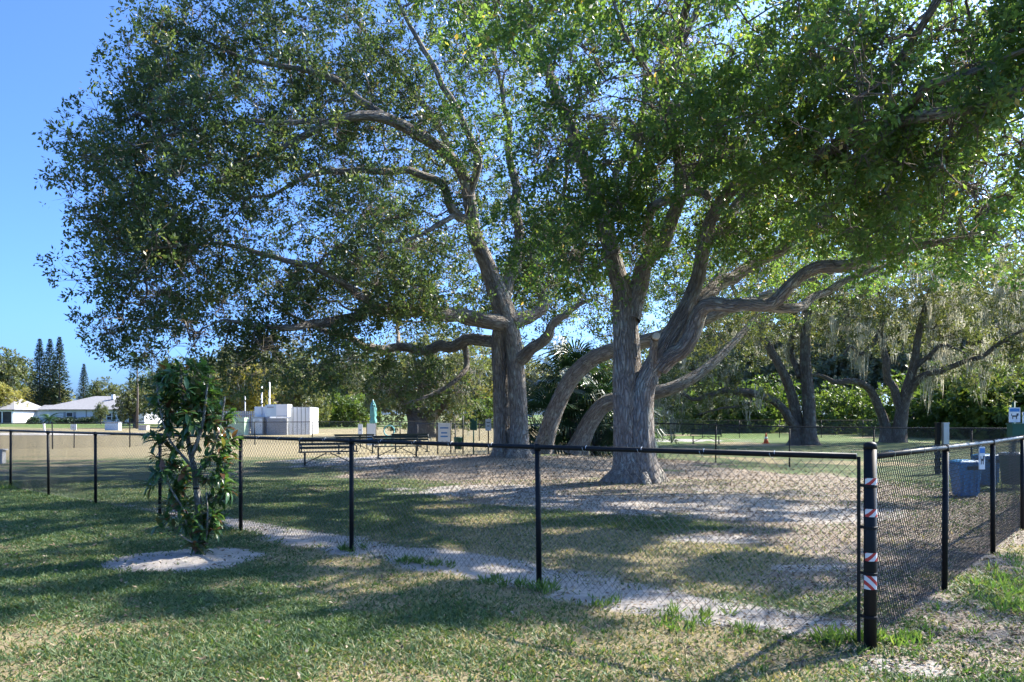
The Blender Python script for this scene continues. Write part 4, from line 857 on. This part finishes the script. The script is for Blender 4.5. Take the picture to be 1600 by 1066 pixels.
# ------------------------------------------------------------------ signs, bins and small things
def G(px, d): x = (px-800)/FPX*d; return x, d, float(gz(x, d))
def board(label, px, d, y0, y1, wpx, mat='sign_w', frame='vinyl', rows=((.25, .7), (.5, .5), (.68, .6)), cat='sign', post=True, ink='sign_b'):
    x, y, z = G(px, d); t = thing('notice_board', label, cat, (x, y, z)); w = wpx/FPX*d; zt = P(px, y0, d)[2]; zb = P(px, y1, d)[2]; zc = (zt+zb)/2; hh = zt-zb
    MB().box((x, y, zc), (w, .03, hh)).build('panel', M[mat], t)
    if post:
        for sx in ((-1, 1) if w > .4 else (0,)): MB().tube([(x+sx*(w/2+.02), y+.05, z-.1), (x+sx*(w/2+.02), y+.05, zt+.04)], .028, 8).build('post', M[frame], t, True)
    for f, ww in rows: MB().box((x, y-.017, zt-hh*f), (w*ww, .004, hh*.07)).build('printed_line', M[ink], t)
    return t
board('white notice board on two dark posts beside the back fence', 694, 34, 661, 692, 19)
board('small white sign on a post left of the twin oak trunks', 763, 32, 655, 673, 9, rows=((.3, .6), (.6, .4)), ink='ink')
board('tall white and blue board behind the benches', 580, 40, 662, 696, 13, rows=((.62, .9), (.7, .9), (.8, .9), (.9, .9)))
board('narrow white sign left of the blue-footed board', 563, 41, 663, 681, 7, rows=((.5, .5),), ink='ink')
x, y, z = G(740, 33); t = thing('bag_dispenser', 'dark green bag dispenser box on a thin pole by the back fence', 'dispenser', (x, y, z))
MB().tube([(x, y, z-.1), (x, y, z+1.5)], .03, 8).build('pole', M['green'], t, True); MB().box((x, y-.06, z+1.32), (.30, .14, .5)).box((x, y-.06, z+1.58), (.34, .18, .03)).build('box', M['green'], t)
x, y, z = G(720, 34); t = thing('waste_bin', 'small dark green can on a post behind the front rail', 'bin', (x, y, z))
MB().tube([(x+.1, y, z-.1), (x+.1, y, z+1.9)], .03, 8).build('post', M['vinyl'], t, True); MB().lathe((x-.12, y, z+.2), [(.16, 0), (.2, .5), (.2, .55)], 14).build('can', M['green'], t, True)
# folded umbrella, ring-back chair
x, y, z = G(583, 44); t = thing('folded_umbrella', 'folded teal patio umbrella standing behind the fence', 'umbrella', (x, y, z))
MB().tube([(x, y, z), (x, y, z+2.7)], .025, 8).build('pole', M['galv'], t, True)
n = 18; prof = [(.05, 1.15), (.15, 1.2), (.19, 1.4), (.13, 1.62), (.19, 1.72), (.15, 2.0), (.18, 2.1), (.11, 2.4), (.03, 2.6)]
V = [(x+r*(1+.25*math.cos(i_*5*2*math.pi/n+zz*3))*math.cos(2*math.pi*i_/n), y+r*(1+.25*math.cos(i_*5*2*math.pi/n+zz*3))*math.sin(2*math.pi*i_/n), z+zz) for r, zz in prof for i_ in range(n)]
mk('canopy', V, [[k*n+i_, k*n+(i_+1) % n, (k+1)*n+(i_+1) % n, (k+1)*n+i_] for k in range(len(prof)-1) for i_ in range(n)], M['teal'], t, True)
MB().lathe((x, y, z-.02), [(.3, 0), (.3, .08), (.06, .12)], 16).build('base', M['black'], t, True)
x, y, z = G(608, 43); t = thing('ring_back_chair', 'teal round-backed chair beside the folded umbrella', 'chair', (x, y, z))
MB().tube([(x+.3*math.cos(a), y+.05*math.sin(a), z+.85+.3*math.sin(a)) for a in np.linspace(0, 2*math.pi, 17)], .035, 8).build('backrest', M['teal'], t, True)
MB().lathe((x, y-.25, z+.44), [(.28, 0), (.3, .03), (.28, .06)], 16).build('seat', M['teal'], t, True)
for a in range(4): MB().tube([(x+.2*math.cos(a*1.57+.78), y-.25+.2*math.sin(a*1.57+.78), z+.44), (x+.26*math.cos(a*1.57+.78), y-.25+.26*math.sin(a*1.57+.78), z)], .02, 6).build('leg', M['teal'], t, True)
# traffic cone
x, y, z = G(1197, 46); t = thing('traffic_cone', 'orange traffic cone with pale band left of the back oak', 'cone', (x, y, z))
MB().lathe((x, y, z+.03), [(.15, 0), (.105, .26)], 16).lathe((x, y, z+.415), [(.07, 0), (.03, .24)], 16).build('cone_body', M['orange'], t, True)
MB().lathe((x, y, z+.29), [(.106, 0), (.071, .125)], 16).build('band', M['white'], t, True); MB().box((x, y, z+.015), (.36, .36, .03)).build('base', M['orange'], t)
# bins
def bin_(label, px, d, h, w, mat, lid='black', name='recycling_bin'):
    x, y, z = G(px, d); t = thing(name, label, 'bin', (x, y, z)); n = 4
    V = []; 
    for f, zz in ((.78, .0), (1, h*.86)):
        for a, b in ((-1, -1), (1, -1), (1, 1), (-1, 1)): V += [(x+a*w/2*f*.86, y+b*w/2*f, z+zz), ] if 0 else [(x+a*w/2*f, y+b*w/2*f, z+zz)]
    o = mk('body', V, [[3, 2, 1, 0], [0, 1, 5, 4], [1, 2, 6, 5], [2, 3, 7, 6], [3, 0, 4, 7]], M[mat], t)
    md = o.modifiers.new('bevel', 'BEVEL'); md.width = .05; md.segments = 3
    for b in (-.3, 0, .3): MB().box((x+b*w, y-w*.46, z+h*.42), (.05, .04, h*.62)).build('rib', M[mat], t)
    o = MB().box((x, y, z+h*.885), (w*1.07, w*1.07, h*.05)).build('rim', M[mat], t); md = o.modifiers.new('bevel', 'BEVEL'); md.width = .02; md.segments = 2
    V = [(x+w*.52*c_*a, y+w*.52*c_*b, z+h*(.912+.11*s_)) for c_, s_ in ((1, 0), (.95, .5), (.7, .9), (.3, 1)) for a, b in ((-1, -1), (1, -1), (1, 1), (-1, 1))]
    mk('lid', V, [[k*4+i_, k*4+(i_+1) % 4, k*4+4+(i_+1) % 4, k*4+4+i_] for k in range(3) for i_ in range(4)]+[[12, 13, 14, 15]], M[mat], t)
    MB().box((x+w*.1, y-w*.515, z+h*.80), (w*.62, .02, h*.10)).build('opening', M[lid], t); return t
bin_('bright blue bin just behind the right fence, nearer one', 1508, 15.6, .74, .46, 'blue'); bin_('blue bin half hidden behind the nearer blue bin', 1541, 18.4, .74, .46, 'blue')
x, y, z = G(1580, 17.4); t = thing('dog_waste_station', 'green dog waste station with white signs over a dark can', 'waste station', (x, y, z))
MB().tube([(x+.12, y+.1, z-.1), (x+.12, y+.1, z+2.0)], .035, 8).build('pole', M['green'], t, True)
MB().box((x+.12, y-.02, z+1.30), (.34, .2, .36)).box((x+.12, y-.02, z+1.49), (.38, .24, .03)).build('bag_box', M['green'], t)
MB().lathe((x-.02, y-.1, z+.12), [(.23, 0), (.28, .62), (.29, .66)], 18).build('can', M['green'], t, True); MB().lathe((x-.02, y-.1, z+.785), [(.305, 0), (.305, .03), (.2, .06)], 18).build('can_rim', M['galv'], t, True)
def dogsign(t, x, y, z, w, h, rz=0):
    o = MB().box((0, 0, 0), (w, .012, h)).build('sign', M['sign_w']); o.parent = t; o.location = Vector((x, y, z))-t.location; o.rotation_euler = (0, 0, rz)
    b = MB(); b.box((0, -.009, -h*.08), (w*.46, .003, h*.10)); b.box((w*.24, -.009, h*.02), (w*.16, .003, h*.16)); b.box((w*.33, -.009, h*.06), (w*.10, .003, h*.05)); b.box((-w*.18, -.009, -h*.20), (w*.08, .003, h*.16)); b.box((w*.16, -.009, -h*.20), (w*.08, .003, h*.16)); b.box((-w*.28, -.009, h*.01), (w*.06, .003, h*.14))
    q_ = b.build('dog_symbol', M['ink']); q_.parent = o
    q_ = MB().box((0, -.009, h*.33), (w*.86, .003, h*.22)).build('sign_header', M['sign_b']); q_.parent = o
dogsign(t, x+.05, y-.04, z+1.70, .26, .34); dogsign(t, x+.34, y-.03, z+1.62, .2, .30)
p = on_line(1533, COR, FR); z = float(gz(*p)); t = thing('fence_sign', 'narrow white and blue dog sign hung on the right fence', 'sign', (p[0]+.05, p[1]-.05, z)); dogsign(t, p[0]-.03, p[1]-.06, z+1.17, .075, .25, .25)
MB().tube([(p[0]-.03, p[1]-.04, z+1.30), (p[0]+.0, p[1]-.02, z+1.33)], .006, 6).build('hook', M['galv'], t)

# ------------------------------------------------------------------ white enclosure, slatted fence, poles
x0 = (398-800)/FPX*66; dE = 66.; zE = float(gz(x0, dE))
t = thing('white_enclosure', 'tall white panel enclosure beyond the lawn', 'enclosure', (x0, dE, zE))
def panels(t, a, b, n, h, mat, z, name='panel', gap=.012, th=.05):
    a, b = np.array(a), np.array(b); L = np.linalg.norm(b-a); rz = math.atan2(b[1]-a[1], b[0]-a[0])
    for k in range(n):
        c = a+(b-a)*(k+.5)/n; MB().box((c[0], c[1], z+h/2), (L/n-gap, th, h), rz).build(name, M[mat], t)
        c = a+(b-a)*(k+1)/n; MB().box((c[0], c[1]-.04, z+h/2+.03), (.05, .05, h+.06), rz).build('batten', M['metal_g'], t)
E0, E1, E2, E3 = [(px-800)/FPX*dE for px in (398, 420, 455, 481)]
panels(t, (E0, dE), (E1+.05, dE), 2, 2.45, 'wall_w', zE); panels(t, (E2-.1, dE-.3), (E3, dE+.6), 5, 2.4, 'wall_w', zE); panels(t, (E0, dE), (E0-.6, dE+5), 4, 2.4, 'wall_w', zE); panels(t, (E3, dE+.6), (E3-.4, dE+5), 4, 2.4, 'wall_w', zE); panels(t, (E0-.6, dE+5), (E3-.4, dE+5), 5, 2.4, 'wall_w', zE)
t = thing('machine_cabinet', 'big white hood over a grey grille inside the enclosure mouth', 'machine', ((E1+E2)/2, dE-.4, zE)); xc = (E1+E2)/2; ww = E2-E1
MB().box((xc-ww*.24, dE-.4, zE+2.1), (ww*.48, 1.3, 1.05)).build('side_panel', M['wall_b'], t); MB().box((xc+ww*.25, dE-.4, zE+2.1), (ww*.5, 1.32, 1.08)).build('hood', M['white'], t)
MB().box((xc, dE-.3, zE+.72), (ww*.86, 1.0, 1.44)).build('base', M['metal_g'], t)
MB().box((xc-ww*.26, dE-1.062, zE+2.38), (ww*.3, .012, .11)).build('lettering_strip', M['shutter'], t)
MB().box((xc+ww*.25, dE-1.07, zE+1.62), (ww*.46, .03, .05)).build('hood_lip', M['metal_g'], t)
for k in range(8): MB().box((xc, dE-.83, zE+.2+.16*k), (ww*.8, .05, .07)).build('louvre', M['shutter'], t)
t = thing('utility_cabinet', 'light grey cabinet against the left of the white enclosure', 'cabinet', (E0+.5, dE-.6, zE)); MB().box((E0+.55, dE-.6, zE+.75), (.95, .6, 1.5)).box((E0+.55, dE-.6, zE+1.52), (1.0, .66, .05)).build('body', M['metal_g'], t); MB().box((E0+.55, dE-.915, zE+.75), (.8, .02, 1.3)).build('door', M['wall_w'], t); MB().box((E0+.82, dE-.935, zE+.8), (.05, .03, .2)).build('handle', M['shutter'], t)
for k in range(4): MB().box((E0+.5, dE-.93, zE+1.1+.07*k), (.4, .012, .03)).build('vent_slot', M['shutter'], t)
for px, y0, lb in ((409, 604, 'tall thin white pole behind the enclosure, left one'), (421, 598, 'tall thin white pole behind the enclosure, right one')):
    x, y, z = G(px, 73); o = MB().tube([(x, y, z), (x, y, P(px, y0, 73)[2])], [.09, .07], 8).lathe((x, y, P(px, y0, 73)[2]), [(.07, 0), (.05, .06)], 8).build('white_pole', M['white'], None, True); tag(o, lb, 'pole', 'white poles')
x, y, z = G(383, 70); o = MB().tube([(x, y, z), (x, y, z+3.4), (x-.15, y, z+3.55), (x-.3, y, z+3.5)], .05, 8).build('lamp_pole', M['white'], None, True); tag(o, 'short white hooked pole left of the enclosure', 'pole')
t = thing('slat_fence', 'grey slatted fence joining the white enclosure on its left', 'fence', (*G(370, 69)[:2], zE)); xa = (345-800)/FPX*70; xb = E0-.25
for k in range(22): MB().box((xa+(xb-xa)*(k+.5)/22, 69.5, zE+1.05), (.11, .03, 2.1)).build('slat', M['metal_g'], t)
for zz in (.3, 1.8): MB().box(((xa+xb)/2, 69.55, zE+zz), (xb-xa, .05, .09)).build('rail', M['metal_g'], t)
t = thing('transformer_box', 'pale green utility box in front of the slatted fence', 'utility box', G(373, 64)); x, y, z = G(373, 64); MB().box((x, y, z+.75), (1.3, 1.0, 1.5)).build('body', M['hedge_box'], t); MB().box((x, y-.51, z+.78), (1.1, .02, 1.2)).build('door', M['hedge_box'], t); MB().box((x, y, z+.03), (1.5, 1.2, .08)).build('plinth', M['concrete'], t)

# ------------------------------------------------------------------ houses
def hipped(t, x0, x1, y0, y1, ze, zr, r0, r1, ov=.5, mat='shingle'):
    a, b, c, d = x0-ov, x1+ov, y0-ov, y1+ov; ym = (y0+y1)/2
    V = [(a, c, ze), (b, c, ze), (b, d, ze), (a, d, ze), (r0, ym, zr), (r1, ym, zr)]+[(p, q, ze-.14) for p, q in ((a, c), (b, c), (b, d), (a, d))]
    r = mk('roof', V, [[0, 1, 5, 4], [1, 2, 5], [2, 3, 4, 5], [3, 0, 4], [6, 9, 8, 7]], M[mat], t)
    e = MB().box(((a+b)/2, c-.03, ze-.07), (b-a, .05, .2)).box((a-.03, (c+d)/2, ze-.07), (.05, d-c, .2)).box((b+.03, (c+d)/2, ze-.07), (.05, d-c, .2)); o = e.build('fascia', M['white'], None); o.parent = r; return r
def window(t, x, y, z, w, h, shut=True, mat='glass'):
    o = MB().box((x, y, z), (w, .04, h)).build('window', M[mat], t); fr = MB()
    for s_ in (-1, 1): fr.box((x+s_*w/2, y-.04, z), (.09, .08, h+.18)); fr.box((x, y-.04, z+s_*h/2), (w-.09, .08, .09))
    fr.box((x, y-.035, z), (w-.09, .05, .06)); f_ = fr.build('frame', M['white'], t); f_.parent = o
    if shut:
        for s_ in (-1, 1): MB().box((x+s_*(w/2+.32), y-.03, z), (.42, .05, h+.1)).build('shutter', M['shutter'], t)
d = 140.; X = lambda px: (px-800)/FPX*d; zh = float(gz(-80, d))
t = thing('house', 'long low white house with pale grey hipped roof', 'house', ((X(60)+X(225))/2, d, zh))
x0, x1 = X(60), X(226); ze = zh+2.65
MB().box(((x0+x1)/2, d+6, zh+1.25), (x1-x0, 12, 2.7)).build('wall', M['wall_w'], t); hipped(t, x0, x1, d, d+12, ze, zh+5.3, X(121), X(172), .7)
for px, w, h, sh in ((109, 1.2, 1.5, True), (171, .9, 1.3, True), (188, .7, 1.2, False), (196, .7, 1.2, False)): window(t, X(px), d-.03, zh+1.35, w, h, sh)
MB().box((X(208), d-.06, zh+1.0), (1.5, .06, 2.0)).build('door', M['screen'], t)
for s_ in (-1, 1): MB().box((X(208)+s_*.85, d-.09, zh+1.05), (.16, .1, 2.2)).build('door_jamb', M['white'], t)
MB().tube([(X(135), d-.08, zh), (X(135), d-.08, zh+2.7)], .06, 6).build('downpipe', M['metal_g'], t); MB().box((X(158), d+4.2, zh+5.1), (.5, .5, .9)).build('vent', M['white'], t)
x0, x1 = X(-40), X(32); zh2 = zh
t = thing('house', 'neighbouring house with dark screened porch at the left edge', 'house', ((x0+x1)/2, d-2, zh))
MB().box(((x0+x1)/2, d+3, zh+1.2), (x1-x0, 10, 2.6)).build('wall', M['white'], t); hipped(t, x0, x1, d-2, d+8, zh+2.6, zh+5.2, X(-12), X(6), .5)
for a_, b_ in ((2, 14.5), (16, 29)): MB().box((X((a_+b_)/2), d-2.03, zh+1.2), (X(b_)-X(a_), .06, 2.0)).build('porch_screen', M['screen'], t)
for px in (1, 15.2, 30.2): MB().box((X(px), d-2.07, zh+1.2), (.16, .12, 2.5)).build('porch_post', M['white'], t)
t = thing('garage_wing', 'pale blue wing with a small window between the two houses', 'house', (X(44), d+4, zh)); MB().box((X(44), d+6, zh+1.25), (X(56)-X(32), 3, 2.5)).build('wall', M['wall_b'], t); window(t, X(41), d+4.46, zh+1.4, .7, 1.3, False); hipped(t, X(33), X(56), d+4.5, d+7.5, zh+2.55, zh+3.6, X(38), X(51), .25)
def hedge(label, px, d, w, h):
    x, y, z = G(px, d); T = Tree('hedge_bush', label, 'hedge', (x, y, z), 'clipped hedges by the house'); T.limb([(x, y, z-.1, .08, 0), (x, y, z+h*.5, .05, 0), (x+.1, y, z+h*.8, .02, 0)], 6, .3)
    cl, out = lobes_points([(x, y, z+h*.5, w/2, .6, h*.45, 26)], 0, 3, 1, True); T.grow(cl, .012).trunk(); crown(T, cl, out, 4, .22, .13, .25, M['needle'], twigs=False)
for px, w, lb in ((53, 1.5, 'dark clipped hedge left of the squat palm'), (92, 1.6, 'dark clipped hedge right of the squat palm'), (111, 2.0, 'dark clipped hedge under the shuttered window'), (142, 3.4, 'widest dark clipped hedge in the middle of the white house'), (129, 1.2, 'small clipped hedge beside the widest one')): hedge(lb, px, 138, w*.7, .5)
put('broad', 158, 132, .25, 'slender young tree in front of the white house wall', 'tree', None, None, 1.5)
for px, w, h, lb, mt in ((177, 1.5, .85, 'white utility box by the road', 'white'), (225, .9, .5, 'low brown box at the road edge', 'orange'),):
    x, y, z = G(px, 84); t = thing('utility_box', lb, 'utility box', (x, y, z)); MB().box((x, y, z+h/2), (w, .7, h)).build('body', M['wall_b' if mt == 'white' else 'concrete'], t); MB().box((x, y, z+h+.02), (w+.08, .78, .05)).build('lid', M['white' if mt == 'white' else 'concrete'], t)
x, y, z = G(70, 80); t = thing('white_marker', 'leaning white marker post by the road', 'marker', (x, y, z)); MB().tube([(x, y, z), (x-.1, y, z+.75)], .10, 8).build('post', M['white'], t); MB().box((x-.1, y, z+.78), (.24, .16, .1)).build('cap', M['white'], t)
board('small white sign on a thin post on the left lawn', 115, 40, 663, 672, 9, rows=((.5, .3),), ink='ink')
x, y, z = G(1, 27); t = thing('grey_stool', 'small grey box stand cut by the left edge', 'stand', (x, y, z)); MB().box((x, y, z+.5), (.36, .3, .04)).build('top', M['shutter'], t); MB().box((x, y, z+.24), (.24, .22, .48)).build('body', M['metal_g'], t)
